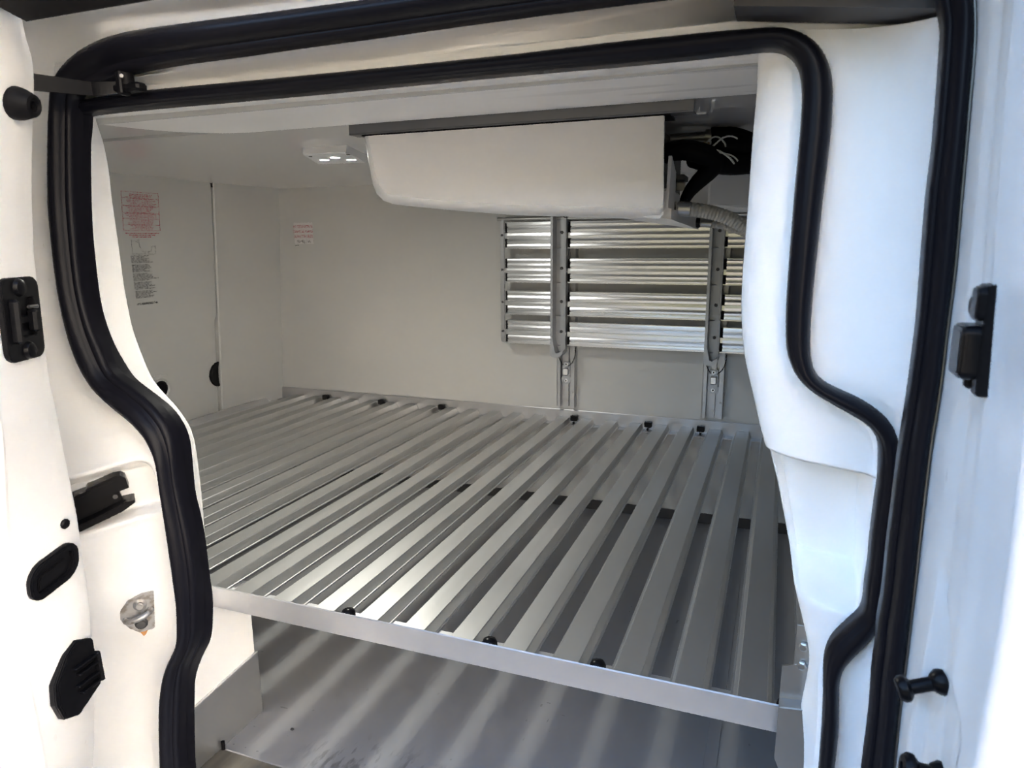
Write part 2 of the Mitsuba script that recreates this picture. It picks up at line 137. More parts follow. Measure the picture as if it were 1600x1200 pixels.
def tube(pts, r, sides=12):
    p = np.array(pts, float)
    r = np.broadcast_to(r, (len(p),))
    t = np.gradient(p, axis=0)
    t /= np.linalg.norm(t, axis=1, keepdims=True)
    a = np.cross(t[0], [0, 0, 1.0] if abs(t[0][2]) < .9 else [1.0, 0, 0])
    rings = []
    for k in range(len(p)):
        a = a - t[k] * np.dot(a, t[k])
        a /= np.linalg.norm(a)
        b = np.cross(t[k], a)
        w = np.linspace(0, 2 * np.pi, sides, endpoint=False)
        rings.append(p[k] + r[k] * (np.cos(w)[:, None] * a + np.sin(w)[:, None] * b))
    v = np.vstack(rings + [p[:1], p[-1:]])
    f = []
    n = len(p)
    for k in range(n - 1):
        for j in range(sides):
            q = [k * sides + j, k * sides + (j + 1) % sides, (k + 1) * sides + (j + 1) % sides, (k + 1) * sides + j]
            f += [[q[0], q[1], q[2]], [q[0], q[2], q[3]]]
    for j in range(sides):
        f.append([n * sides, (j + 1) % sides, j])
        f.append([n * sides + 1, (n - 1) * sides + j, (n - 1) * sides + (j + 1) % sides])
    return trimesh.Trimesh(v, f, process=False)


def rrect(x0, x1, y0, y1, r):
    return sbox(x0 + r, y0 + r, x1 - r, y1 - r).buffer(r, 8)


def add(key, mesh, mat, smooth=False, label=None, category=None, group=None, kind=None, **more):
    base, n = key, 0
    while key in scene:
        n += 1
        key = f'{base}_{n:03d}'
    scene[key] = mikit.ply(mesh, mat, smooth, **more)
    info(key, label, category, group, kind)
    return key


def info(key, label=None, category=None, group=None, kind=None):
    d = {k: v for k, v in dict(label=label, category=category, group=group, kind=kind).items() if v}
    if d:
        labels[key] = d


def at(mesh, M):
    m = mesh.copy()
    m.apply_transform(M)
    return m


# ---------------------------------------------------------------- materials
def rgb(*c):
    return {'type': 'rgb', 'value': list(c)}


def pbr(c, rough=.4, metal=0.0, spec=.5, coat=0.0, two=True):
    d = {'type': 'principled', 'base_color': c if isinstance(c, dict) else rgb(*c), 'roughness': rough, 'metallic': metal}
    if not metal:
        d['specular'] = spec
    if coat:
        d['clearcoat'], d['clearcoat_gloss'] = coat, .85
    return {'type': 'twosided', 'bsdf': d} if two else d


def gel(p, n, uv):
    a = mikit.fbm(p.x * 3, p.y * 3, p.z * 3)
    return mikit.mix((.85, .845, .835), (.88, .875, .865), a)


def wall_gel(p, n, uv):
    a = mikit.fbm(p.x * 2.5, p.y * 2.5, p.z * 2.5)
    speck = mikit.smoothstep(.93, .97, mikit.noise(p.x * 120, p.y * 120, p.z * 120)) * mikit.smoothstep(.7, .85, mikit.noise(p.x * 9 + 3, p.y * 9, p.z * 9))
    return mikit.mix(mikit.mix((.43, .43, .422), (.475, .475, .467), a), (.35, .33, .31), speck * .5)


def header_gel(p, n, uv):
    """The header liner with a few smudges left by loading."""
    a = mikit.fbm(p.x * 4, p.y * 12, p.z * 4)
    smudge = mikit.smoothstep(.62, .82, mikit.noise(p.x * 11 + 5, p.y * 40, 2.0)) * mikit.smoothstep(-.45, -.2, p.x)
    return mikit.mix(mikit.mix((.66, .65, .64), (.70, .69, .68), a), (.4, .39, .38), smudge * .35)


def paint_col(p, n, uv):
    a = mikit.fbm(p.x * 6, p.y * 6, p.z * 6)
    dirt = mikit.smoothstep(.90, .96, mikit.noise(p.x * 140, p.y * 140, p.z * 60)) * mikit.smoothstep(.55, .8, mikit.noise(p.x * 12, p.y * 12, p.z * 12))
    return mikit.mix(mikit.mix((.62, .62, .615), (.66, .66, .655), a), (.4, .38, .35), dirt * .4)


def alu_rough(p, n, uv):
    return .35 + .10 * mikit.fbm(p.x * 40, p.y * 2.2, p.z * 40)


def plank_rough(p, n, uv):
    return .20 + .08 * mikit.fbm(p.x * 4, p.y * 20, p.z * 60)


def plank_col(p, n, uv):
    a = mikit.fbm(p.x * 6, p.y * 10, p.z * 60)
    return mikit.mix((.62, .625, .64), (.74, .745, .76), a)


def floor_col(p, n, uv):
    a = mikit.fbm(p.x * 5, p.y * 5, 0.0, octaves=4)
    scuff = mikit.smoothstep(.50, .78, mikit.fbm(p.x * 130, p.y * 45, 1.0)) * mikit.smoothstep(.10, .0, dr.abs(p.y - .925)) * mikit.smoothstep(.20, .08, dr.abs(p.x + .61))
    speck = .4 * mikit.smoothstep(.95, .975, mikit.noise(p.x * 75, p.y * 75, 4.0)) * mikit.smoothstep(.6, .7, mikit.noise(p.x * 8, p.y * 8, 1.0))
    c = mikit.mix((.24, .245, .255), (.30, .30, .31), a)
    return mikit.mix(c, (.07, .07, .07), dr.clip(scuff * .55 + speck, 0, 1))


def sill_col(p, n, uv):
    a = mikit.fbm(p.x * 60, p.y * 6, 0.0)
    return mikit.mix((.10, .095, .085), (.26, .24, .20), a)


def ground_col(p, n, uv):
    a = mikit.fbm(p.x * 1.3, p.y * 1.3, 0.0, octaves=4)
    b = mikit.noise(p.x * 60, p.y * 60, 0.0)
    return mikit.mix((.055, .052, .048), (.085, .08, .073), a) * (.9 + .2 * b)


def rust_col(p, n, uv):
    a = mikit.fbm(p.x * 90, p.y * 90, p.z * 90)
    return mikit.mix((.36, .355, .35), (.22, .20, .18), mikit.smoothstep(.45, .7, a))


def two(d):
    return {'type': 'twosided', 'bsdf': d}


scene.update({
    'paint': pbr(mikit.proc(paint_col), .26, coat=.6),
    'gelcoat': pbr(mikit.proc(gel), .32),
    'header_gelcoat': pbr(mikit.proc(header_gel), .4),
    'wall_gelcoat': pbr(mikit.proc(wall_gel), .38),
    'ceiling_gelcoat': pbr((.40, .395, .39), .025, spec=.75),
    'white_plastic': pbr((.54, .54, .545), .33),
    'rubber': pbr((.005, .005, .008), .36, spec=.13),
    'black_plastic': pbr((.004, .004, .005), .28, spec=.12),
    'black_matte': pbr((.005, .005, .006), .5, spec=.07),
    'aluminium': two({'type': 'principled', 'base_color': rgb(.58, .58, .575), 'metallic': .93, 'roughness': mikit.proc(alu_rough), 'specular': .5}),
    'plank_aluminium': two({'type': 'principled', 'base_color': mikit.proc(plank_col), 'metallic': 1.0, 'roughness': mikit.proc(plank_rough), 'anisotropic': .5}),
    'rail_aluminium': pbr((.72, .72, .73), .36, metal=.9),
    'dark_aluminium': pbr((.17, .17, .175), .34, metal=.85),
    'dull_aluminium': pbr((.42, .42, .43), .38, metal=.85),
    'cast_grey': pbr((.36, .37, .39), .42, metal=.55),
    'steel': pbr((.40, .40, .39), .32, metal=.95),
    'old_steel': pbr(mikit.proc(rust_col), .42, metal=.7),
    'dark_steel': pbr((.06, .06, .063), .5, metal=.5),
    'floor_sheet': pbr(mikit.proc(floor_col), .3, metal=.25),
    'sill_sheet': pbr(mikit.proc(sill_col), .38, metal=.5),
    'hose_grey': pbr((.36, .35, .33), .45),
    'cable_white': pbr((.62, .62, .60), .4),
    'blocker_dark': pbr((.030, .034, .024), .8, spec=.1),
    'bounce_cream': pbr((.76, .745, .72), .9, spec=.1),
    'brass': pbr((.55, .38, .15), .4, metal=.8),
    'rust': pbr((.42, .20, .07), .8),
    'red_ink': pbr((.36, .045, .07), .5),
    'black_ink': pbr((.03, .03, .032), .5),
    'sticker_white': pbr((.56, .545, .545), .4),
    'concrete': pbr(mikit.proc(ground_col), .9, spec=.2),
})

# ---------------------------------------------------------------- the setting: the cold box inside the van
ZC, ZF, YB, YI = .206, -.923, 2.278, .872          # ceiling, floor, far wall, inside of the near wall
rear_x = lambda z, off=0.0: -1.851 + .0623 * np.asarray(z) + off    # the rear of the box leans in towards the top

add('floor', cbox(-1.97, .42, YI + .004, YB + .03, ZF - .03, ZF, .002), 'floor_sheet', label='grey scuffed metal sheet floor of the load bay', kind='structure')
add('floor__seam_strip', cbox(-.075, -.052, YI + .01, 1.9, ZF - .001, ZF + .0015, .0006), 'floor_sheet')
for x, y in ((-.83, .965), (-.47, .905)):
    add('floor__rivet', cyl((x, y, ZF - .002), (x, y, ZF + .0018), .0035, 12, c=.001), 'dark_steel')
add('ceiling', cbox(-1.97, .42, 1.107, YB + .03, ZC, ZC + .03, .001), 'ceiling_gelcoat', label='glossy off-white ceiling of the load bay', kind='structure')
add('wall_back', cbox(-1.97, .42, YB, YB + .03, ZF - .03, ZC + .03, .001), 'wall_gelcoat', label='plain white far side wall of the load bay', kind='structure')
add('wall_back__kick_strip', cbox(-1.90, .41, YB - .006, YB + .001, ZF, ZF + .034, .001), 'dark_steel', label='dark kick strip along the foot of the wall')
add('wall_front', cbox(.38, .42, .80, YB + .03, ZF - .03, ZC + .03, .001), 'wall_gelcoat', label='white front bulkhead of the load bay', kind='structure')

# rear: frame strip beside the far wall, then the inside of the rear door
def lean(y0, y1, z0, z1, off0, off1, nz=2):
    p = []
    for z in (z0, z1):
        for y in (y0, y1):
            p += [(rear_x(z, off0), y, z), (rear_x(z, off1), y, z)]
    return hull(p)

frame = hull([(rear_x(z, o), y, z) for z in (ZF - .02, ZC + .02) for y, o in ((1.958, -.07), (1.958, -.002), (1.962, .0015), (2.235, .002), (YB + .01, .018), (YB + .01, -.07))])
add('wall_rear', frame, 'wall_gelcoat', label='narrow white rear corner panel between the door and the far wall', kind='structure')
# door with a raised rounded panel
def rear_M(off):
    """(y, z) drawings on the leaning rear plane."""
    up = np.array([.0623, 0, 1.0]); up /= np.linalg.norm(up)
    yy = np.array([0, 1.0, 0])
    return frame_to((rear_x(0, off), 0, 0), yy, up, np.cross(yy, up))

panel_low = bevel_prism(sbox(.80, -.95, 1.955, ZC + .02), (0, 0, 0), (1, 0, 0), (0, 1, 0), .03, .006)
raised = bevel_prism(rrect(.70, 1.9545, -.29, .60, .055).intersection(sbox(.7, -.5, 1.96, ZC + .02)), (0, 0, 0), (1, 0, 0), (0, 1, 0), .012, .010, 5)
add('door_1', at(panel_low, rear_M(-.042)), 'wall_gelcoat', label='inside of the closed white rear door beyond the left jamb', kind='structure')
add('door_1__raised_panel', at(raised, rear_M(-.0125)), 'wall_gelcoat', smooth=35)
add('door_1__seam_gasket', lean(1.950, 1.960, ZF, ZC - .004, -.03, -.022), 'black_matte')
add('door_1__corner_gasket', hull([(rear_x(.19, o), y, z) for o in (-.03, .0) for y, z in ((1.944, .204), (1.957, .204), (1.957, .190))]), 'black_matte')
g1 = lathe([[0, 0], [.043, 0], [.046, .004], [.043, .008], [.034, .006], [.026, .003], [0, .003]], (rear_x(-.46, -.013), 1.958, -.462), (1, 0, -.06))
add('door_1__grommet', g1, 'black_plastic', smooth=30, label='round black grommet half hidden by the corner panel')
dish = lathe([[.052, -.001], [.05, .003], [.036, .0035], [.03, -.001], [.0, -.001]], (rear_x(-.468, -.012), 1.70, -.468), (1, 0, -.06))
add('door_1__grommet_rim', dish, 'wall_gelcoat', smooth=30)
add('door_1__grommet', lathe([[0, 0], [.026, 0], [.028, .003], [.022, .005], [.014, .0025], [0, .002]], (rear_x(-.468, -.012), 1.70, -.468), (1, 0, -.06)), 'black_plastic', smooth=30, label='black grommet in a white dished rim beside the jamb')

# near wall (the opening side), seen from inside only as the edge of the liner
zz = np.linspace(-.98, .19, 60)
jl, jr = smooth_curve(I(LINER_LEFT_BACK), -.98, .19), smooth_curve(I(LINER_RIGHT_EDGE), -.98, .19)
outer = sbox(-1.97, ZF - .03, .42, ZC + .03)
hole = Polygon([(jl(z) - .03, z) for z in zz] + [(jr(z) + .03, z) for z in zz[::-1]])
add('wall_near', prism(outer.difference(hole), (0, YI + .0065, 0), (1, 0, 0), (0, 0, 1), .006), 'wall_gelcoat', label='white inside of the near wall around the side opening', kind='structure')
# wheel box foot of the left jamb
add('wall_wheel_box', cbox(-1.40, -.922, .768, .986, ZF - .01, -.637, .004), 'gelcoat', label='white boxed foot of the jamb beneath the shelf', kind='structure')
kick = prism(Polygon([(.772, ZF + .001), (.9885, ZF + .001), (.9885, -.789), (.772, -.806)]), (-.922, 0, 0), (0, 1, 0), (0, 0, 1), .0022)
kick2 = cbox(-1.2, -.9198, .986, .9885, ZF + .001, -.789, .0006)
add('kick_plate', cat(kick, kick2), 'aluminium', label='brushed aluminium kick plate on the foot of the left jamb', category='kick plate')
bead = tube([(-.9205, .775, -.8055), (-.9205, .86, -.799), (-.9205, .985, -.7885)], .0022, 8)
add('kick_plate__sealant_bead', bead, 'white_plastic', smooth=True)
# sill in front of the floor
add('trim_1', cbox(-1.0, .10, .745, YI + .004, ZF - .04, ZF - .0004, .0008), 'sill_sheet', label='dark metal sill strip at the foot of the opening', kind='structure')
add('trim_1__floor_stop', cyl((-.916, .876, ZF), (-.916, .876, ZF + .016), .0035, 10), 'black_matte')
# overhead box at the front of the bay
add('trim_2', cbox(-.187, .40, 1.88, YB + .01, .080, ZC + .01, .006), 'wall_gelcoat', label='white overhead box at the front end of the bay', kind='structure')

# ---------------------------------------------------------------- liner of the opening
def loft_z(cols, z, nt, ramp=None):
    """cols: list of (y or y(z), x(z)); returns a grid with nt points across, splined through the columns."""
    C = np.array([[np.stack([np.asarray(x(z)) * 1.0, np.broadcast_to(y(z) if callable(y) else y, z.shape), z], -1)] for y, x in cols])[:, 0]
    t = np.linspace(0, 1, len(cols))
    return PchipInterpolator(t, C, axis=0)(np.linspace(0, 1, nt)).transpose(1, 0, 2)

# left jamb: from behind the seal, round the front edge, along the jamb, round the back edge
lf, lb = smooth_curve(I(LINER_LEFT_FRONT), -.98, .24, 240, 7), smooth_curve(I(LINER_LEFT_BACK), -.98, .24, 240, 7)
z = np.linspace(-.98, .225, 140)
mid = lambda k: (lambda q: lf(q) * (1 - k) + lb(q) * k)
cols = [(.765, lambda q: lf(q) - .035), (.757, lambda q: lf(q) - .012), (.752, lambda q: lf(q)), (.768, lambda q: mid(.12)(q) + .006), (.80, lambda q: mid(.4)(q) + .004),
        (.84, mid(.74)), (.862, lambda q: mid(.95)(q) - .001), (.872, lambda q: lb(q) - .004), (.876, lambda q: lb(q) - .07)]
add('trim_3', grid(loft_z(cols, z, 40), flip=True), 'gelcoat', smooth=True, label='smooth cream-white moulded jamb on the left of the opening', kind='structure')

# header liner: front lip, rounded edge, underside back to the ceiling panel
x = np.linspace(-1.13, -.018, 90)
tf, te = I(LINER_TOP_FRONT), I(LINER_TOP_EDGE)
fx = np.polyfit([p[0] for p in LINER_TOP_FRONT], [p[1] for p in LINER_TOP_FRONT], 1)
ex_ = np.polyfit([p[0] for p in LINER_TOP_EDGE], [p[1] for p in LINER_TOP_EDGE], 1)
zf, ze = np.polyval(fx, x), np.polyval(ex_, x)
rows = [(.765, zf + .03), (.755, zf + .008), (.754, zf + .010), (.78, zf + .016), (.825, ze + .018), (.842, ze + .0165), (.849, ze + .011), (.8515, ze + .005), (.855, ze + .001), (.862, ze), (.885, ze * .9 + .1 * ZC), (.97, ze * .5 + .5 * (ZC - .003)), (1.09, np.full_like(x, ZC - .0045)), (1.107, np.full_like(x, ZC - .003)), (1.110, np.full_like(x, ZC + .004))]
C = np.array([np.stack([x, np.full_like(x, y_), z_], -1) for y_, z_ in rows])
t = np.linspace(0, 1, len(rows))
# the back edge of the header comes forward in a round corner at its left end
cornr = np.clip((-.93 - x) / .17, 0, 1)
back = 1.107 - .19 * (1 - np.sqrt(np.clip(1 - cornr ** 2, 0, 1)))
P = PchipInterpolator(t, C, axis=0)(np.linspace(0, 1, 60)).transpose(1, 0, 2)
sc_ = ((back - .87) / (1.107 - .87))[:, None]
P[..., 1] = np.where(P[..., 1] > .87, .87 + (P[..., 1] - .87) * sc_, P[..., 1])
add('trim_4', grid(P, flip=False), 'header_gelcoat', smooth=60, label='pale smudged header liner over the opening', kind='structure')
add('ceiling__edge_panel', cbox(-1.97, .42, YI + .02, 1.13, ZC + .006, ZC + .03, .001), 'ceiling_gelcoat')

# right liner: a moulded panel with a ledge and a pocket
rs_, re_ = smooth_curve(I(LINER_RIGHT_SEAL), -.98, .24, 300, 5), smooth_curve(I(LINER_RIGHT_EDGE), -.98, .24, 300, 7)
z = np.linspace(-.98, .215, 420)
u = np.linspace(0, 1, 80)
Z, U = np.meshgrid(z, u, indexing='ij')
for _ in range(2):                                      # rows bend so that one of them runs along the ledge
    X0, X1 = re_(Z), np.maximum(rs_(Z) + .012, re_(Z) + .015)
    X = X0 + (X1 - X0) * U
    Z = z[:, None] - .10 * X * np.exp(-((z[:, None] + .232) / .10) ** 2)
def sst(a, b, v):
    t = np.clip((v - a) / (b - a), 0, 1)
    return t * t * (3 - 2 * t)
ledge = -.232 - .10 * (X - .0)                        # height of the ledge along x
bulge = .048 * sst(-.001, .0055, Z - ledge)
bulge += .046 * sst(0, .030, -.362 - Z) * sst(-.62, -.45, Z)
bulge -= .032 * sst(.001, -.005, Z - ledge) * sst(-.400, -.362, Z) * sst(.0, .10, U) * sst(.93, .80, U)
# pocket side wall on the right
pocket = sst(.030, -.0, Z - ledge) * sst(-.42, -.362, Z)
bulge += .018 * pocket * sst(.80, .93, U)
Y = .826 - bulge + .020 * sst(-.45, -.75, Z) - .012 * U
Y = Y - (Y - .757) * sst(.82, 1.0, U) * .8                         # comes out to meet the seal
Y = Y + .036 * (1 - np.sqrt(np.clip(1 - (1 - np.clip(U * (X1 - X0) / .045, 0, 1)) ** 2, 0, 1)))   # rounded left edge
P = np.stack([X, Y, Z], -1)
wrap = np.stack([X[:, :1] + .004, Y[:, :1] + .05, Z[:, :1]], -1)
add('trim_5', grid(np.concatenate([wrap, P], 1), flip=True), 'gelcoat', smooth=True, label='white moulded liner panel with a ledge and pocket on the right jamb', kind='structure')

# white panel between the two right-hand seals
pl, pr = smooth_curve(I(PANEL_LEFT), -.98, .2, 300, 5), smooth_curve(I(PANEL_RIGHT), -.98, .2, 300, 5)
z = np.linspace(-.98, .194, 160)
xl, xr = (lambda q: pl(q) - .02), (lambda q: np.maximum(pr(q), pl(q)) + .014)
w_ = lambda k: (lambda q: xl(q) * (1 - k) + xr(q) * k)
cols = [(.765, xl), (.757, w_(.2)), (.753, w_(.4)), (.746, w_(.6)), (.728, w_(.8)), (.695, w_(.97)), (.665, xr)]
P = loft_z(cols, z, 30)
P[..., 2] = -.98 + (P[..., 2] + .98) * (.1925 - .125 * P[..., 0] + .98) / (.194 + .98)
add('trim_6', grid(P, flip=True), 'gelcoat', smooth=True, label='white pillar panel between the two black seals on the right', kind='structure')

# ---------------------------------------------------------------- body panels outside the seals
ins, outs = np.array(INNER_SEAL), np.array(OUTER_SEAL)
# recess of the door track between the two upper seals
xs = np.linspace(-1.0, .135, 80)
topi = ins[(ins[:, 2] > .17) & (ins[:, 0] < -.06)]
topo = outs[(outs[:, 2] > .17) & (outs[:, 0] > -.80) & (outs[:, 0] < .02)]
zi = np.polyval(np.polyfit(topi[5:, 0], topi[5:, 2] + topi[5:, 3], 1), xs)
zo = np.polyval(np.polyfit(topo[:, 0], topo[:, 2] - topo[:, 3], 1), xs)
zi = np.where(xs > -.03, np.minimum(zi, .1925 - .125 * xs - .004), zi)
hh = .085 * sst(-.42, .10, xs)
dy_ = .035 * sst(-.68, -.80, xs)
deep = .62 * sst(-.50, .02, xs)
rows = [(.762, 0, zi - .012), (.758, 0, zi + .002), (.756, 0, zi + .010), (.752, .06, zi + .0135), (.744, .115, zi + .016), (.735, .14, zi + .018 + hh * .5), (.718, .12, zi * .5 + zo * .5 + .016 + hh * .9), (.704, .03, zo + .008 + hh), (.698, 0, zo + .010 + hh), (.695, 0, zo + .03 + hh)]
C = np.array([np.stack([xs, y_ + g_ * deep + dy_ * (y_ < .73), z_], -1) for y_, g_, z_ in rows])
P = PchipInterpolator(np.linspace(0, 1, len(rows)), C, axis=0)(np.linspace(0, 1, 50)).transpose(1, 0, 2)
add('trim_7', grid(P), 'paint', smooth=True, label='white metal recess of the sliding door track above the opening', kind='structure')
add('trim_7__end_plate', prism(Polygon([(.55, .15), (.95, .15), (.95, .42), (.55, .42)]), (.135, 0, 0), (0, 1, 0), (0, 0, 1), .004), 'paint')

shade_hull = hull([(x_, y_, .1925 - .125 * x_ + dz) for x_ in (-.055, .134) for y_ in (.700, .748) for dz in (.004, .060)])  # dark block added where the white recess falls into shade
add('trim_7__shade_block', shade_hull, 'dark_steel', label='dark block standing in for the shade at the right of the track recess')

# rear pillar and roof side: a sheet that falls away outwards from the outer seal
n = outs[:, :3].copy()
tg = np.gradient(outs[:, [0, 2]], axis=0)
k9 = np.ones(9) / 9
sm = lambda v: np.convolve(np.r_[np.full(9, v[0]), v, np.full(9, v[-1])], k9, 'same')[9:-9]
tg = np.stack([sm(tg[:, 0]), sm(tg[:, 1])], 1)
tg /= np.linalg.norm(tg, axis=1, keepdims=True)
nrm = np.stack([-tg[:, 1], tg[:, 0]], 1)               # outward: left on the left side, up along the top
sel = np.arange(len(outs))[(np.arange(len(outs)) < np.argmax((outs[:, 0] > .06))) ]
s_top = sst(-.90, -.78, outs[sel, 0]) * sst(.12, .19, outs[sel, 2])
pd_left = np.array([[-.004, .738], [.012, .736], [.026, .733], [.045, .722], [.075, .694], [.11, .655], [.16, .625], [.22, .60]])
pd_top = np.array([[-.006, .702], [.002, .695], [.012, .688], [.020, .668], [.032, .655], [.050, .644], [.062, .612], [.090, .585]])
rowsP = []
for i, st in zip(sel, s_top):
    prof = pd_left * (1 - st) + pd_top * st
    tt = np.linspace(0, 1, 56)
    pr_ = PchipInterpolator(np.linspace(0, 1, len(prof)), prof, axis=0)(tt)
    d = pr_[:, 0] + outs[i, 3]
    rowsP.append(np.stack([outs[i, 0] + nrm[i, 0] * d, pr_[:, 1], outs[i, 2] + nrm[i, 1] * d], -1))
P = np.array(rowsP)
# finer rows for the pocket
P = PchipInterpolator(np.arange(len(P)), P, axis=0)(np.linspace(0, len(P) - 1, 420))
# pressed pocket for the lock catch
ax = np.array([1, .25]) / np.hypot(1, .25)
px = (P[..., 0] + .952) * ax[0] + (P[..., 2] + .374) * ax[1]
pz = -(P[..., 0] + .952) * ax[1] + (P[..., 2] + .374) * ax[0]
q = np.stack([np.abs(px) - .112 + .018, np.abs(pz) - .038 + .018], -1)
sd = np.linalg.norm(np.maximum(q, 0), axis=-1) + np.minimum(q.max(-1), 0) - .018
P[..., 1] += .030 * sst(.003, -.009, sd) - .0035 * np.exp(-((sd - .007) / .004) ** 2)
P8 = P
add('trim_8', grid(P, flip=True), 'paint', smooth=True, label='white painted rear pillar and roof edge around the outer seal', kind='structure')

# front pillar to the right of the outer seal
po = smooth_curve(I(PILLAR_LEFT), -.98, .3, 300, 5)
z = np.linspace(-.98, .36, 320)
edge = smooth_curve(I(PILLAR_EDGE), -.98, .36, 300, 21)
k_ = lambda k, b=0.0: (lambda q: po(q) * (1 - k) + edge(q) * k + b)
cols = [(.668, lambda q: po(q) - .012), (.656, lambda q: po(q) + .002), (.646, k_(.06)), (.612, k_(.26)), (.603, k_(.36)), (.566, k_(.56)), (.532, k_(.76)), (.492, k_(.96)), (.472, k_(1.0)), (.465, k_(1.0, .010)), (.462, k_(1.0, .04)), (.460, k_(1.0, .12)), (.458, lambda q: edge(q) + .9)]
P = loft_z(cols, z, 90)
# pressings in the pillar: two upright beads and a sunk pad round the door stops
yy_, zz_ = P[..., 1].copy(), P[..., 2]
side = sst(.655, .64, yy_) * sst(.478, .492, yy_)
P[..., 0] += side * .0045 * np.exp(-((yy_ - .592 - .02 * zz_) / .010) ** 2)
P[..., 0] -= side * .0035 * np.exp(-((yy_ - .535 - .03 * zz_) / .012) ** 2)
pad = sst(.0, -.022, zz_ + .262 + .9 * (.575 - yy_)) * sst(.600, .590, yy_ - .12 * np.clip(-.30 - zz_, 0, 1)) * sst(.500, .512, yy_)
P[..., 0] += .010 * pad
P9 = P
add('trim_9', grid(P, flip=True), 'paint', smooth=True, label='white painted front pillar to the right of the outer seal', kind='structure')

# van body around: roof, flank below the sill, closed sides (they keep the sky out of the bay)
add('trim_10', cat(cbox(-2.4, 1.6, .56, 2.42, .33, .37, .02), cbox(-1.2, 1.6, .60, .66, .30, .35, .015), cbox(-2.4, -1.04, .60, .70, -1.2, .34, .01), cbox(-2.4, 1.6, 2.36, 2.42, -1.2, .35, .02), cbox(-2.42, -2.38, .60, 2.42, -1.2, .35, .01), cbox(1.55, 1.6, .5, 2.42, -1.2, .35, .02), cbox(.30, .34, .47, .9, -1.2, .34, .01), cbox(-2.4, 1.6, .52, .78, -1.25, -.975, .02), cbox(-2.4, 1.6, .6, 2.4, -1.25, -1.2, .01)), 'paint', label='white roof and outer shell of the van', kind='structure')
add('ground', cbox(-30, 30, -30, 30, -1.62, -1.52, .01), 'concrete', label='pale concrete yard under the van', kind='structure')

hx, hz = np.meshgrid(np.linspace(-26, 1.5, 160), np.linspace(-1.53, 1.9, 30), indexing='ij')  # unseen screen, added to keep low sky light out of the bay
hp = np.stack([hx, np.full_like(hx, -5.4), hz], -1)
hp[..., 1] -= .5 * meshkit.fbm(hp * 1.7, 4, 3) + 1.2 * sst(1.3, 1.95, hz)
hp[..., 2] += .35 * (meshkit.fbm(hp * .9, 3, 8) - .5) * sst(-1, 1, hz)
hq = np.stack([-6.0 - .5 * meshkit.fbm(hp * 1.3 + 40, 4, 5), -5.8 + (hx + 26) / 27.5 * 9.0, hz * 1.1], -1)
add('sky_blocker', cat(grid(hp, flip=True), grid(hq)), 'blocker_dark', smooth=True, label='dark screen added out of view to block low sky light', kind='structure')

bounce_block = cbox(0, 5.0, -5.5, 5.5, -1.53, 5.6, .05)  # unseen sunlit block, added as a warm reflector for the left side
bounce_block.apply_transform(trimesh.transformations.rotation_matrix(-.72, [0, 0, 1]))
bounce_block.apply_translation([4.2, -3.6, 0])
add('bounce_wall', bounce_block, 'bounce_cream', label='plain cream block added out of view to bounce warm light into the opening', kind='structure')

# ---------------------------------------------------------------- seals
def seal(path, prof, n_s=28, base=.006, closed=False):
    """prof(s, k) -> height over the base plane for s in [-1, 1] across (positive = towards the opening) and k along the path."""
    p = np.array(path, float)
    d = np.r_[0, np.cumsum(np.linalg.norm(np.diff(p[:, :3], axis=0), axis=1))]
    keep = np.r_[True, np.diff(d) > 1e-4]
    p, d = p[keep], d[keep]
    m = int(d[-1] / .004)
    p = PchipInterpolator(d, p, axis=0)(np.linspace(0, d[-1], m))
    k = np.ones(5) / 5
    for c in range(4):
        e = np.r_[np.full(2, p[0, c]), p[:, c], np.full(2, p[-1, c])]
        p[:, c] = np.convolve(e, k, 'valid')
    t = np.gradient(p[:, [0, 2]], axis=0)
    t /= np.linalg.norm(t, axis=1, keepdims=True)
    nn = np.stack([t[:, 1], -t[:, 0]], 1)              # towards the opening when the path runs up the left side
    s = np.linspace(-1, 1, n_s)
    S = np.sin(s * np.pi / 2)
    f = np.linspace(0, 1, m)[:, None]
    H = prof(S[None, :], f)
    W = p[:, 3:4] * S[None, :]
    front = np.stack([p[:, :1] + nn[:, :1] * W, p[:, 1:2] + base - H, p[:, 2:3] + nn[:, 1:] * W], -1)
    b0 = np.stack([front[:, 0, 0], p[:, 1] + base + .012, front[:, 0, 2]], -1)[:, None]
    b1 = np.stack([front[:, -1, 0], p[:, 1] + base + .012, front[:, -1, 2]], -1)[:, None]
    return grid(np.concatenate([b0, front, b1], 1))

dome = lambda s, c, w, h: h * np.sqrt(np.clip(1 - ((s - c) / w) ** 2, 0, 1))
inner = seal(INNER_SEAL, lambda s, f: np.maximum(dome(s, .0, 1.0, .018), 0) - .0015 * np.exp(-((s - .62) / .07) ** 2))
add('door_seal', inner, 'rubber', smooth=True, label='inner black rubber seal that runs round the lined opening in S-bends', category='door seal')
outer_ = seal(OUTER_SEAL, lambda s, f: np.maximum(dome(s, -.22, .78, .024), dome(s, .62, .38, .010)) )
add('door_seal', outer_, 'rubber', smooth=True, label='outer black rubber seal nearest the body panels, thick on the right side', category='door seal')
# bright edge of the metal flange that the outer seal grips
p = np.array(OUTER_SEAL)
add('door_seal_001__flange_edge', tube([q[:3] + np.array([0, -.004, 0]) + np.array([q[3] * 1.02, 0, 0]) for q in p[-46:]], .0016, 6), 'steel', smooth=True, label='thin pale metal edge beside the rubber')

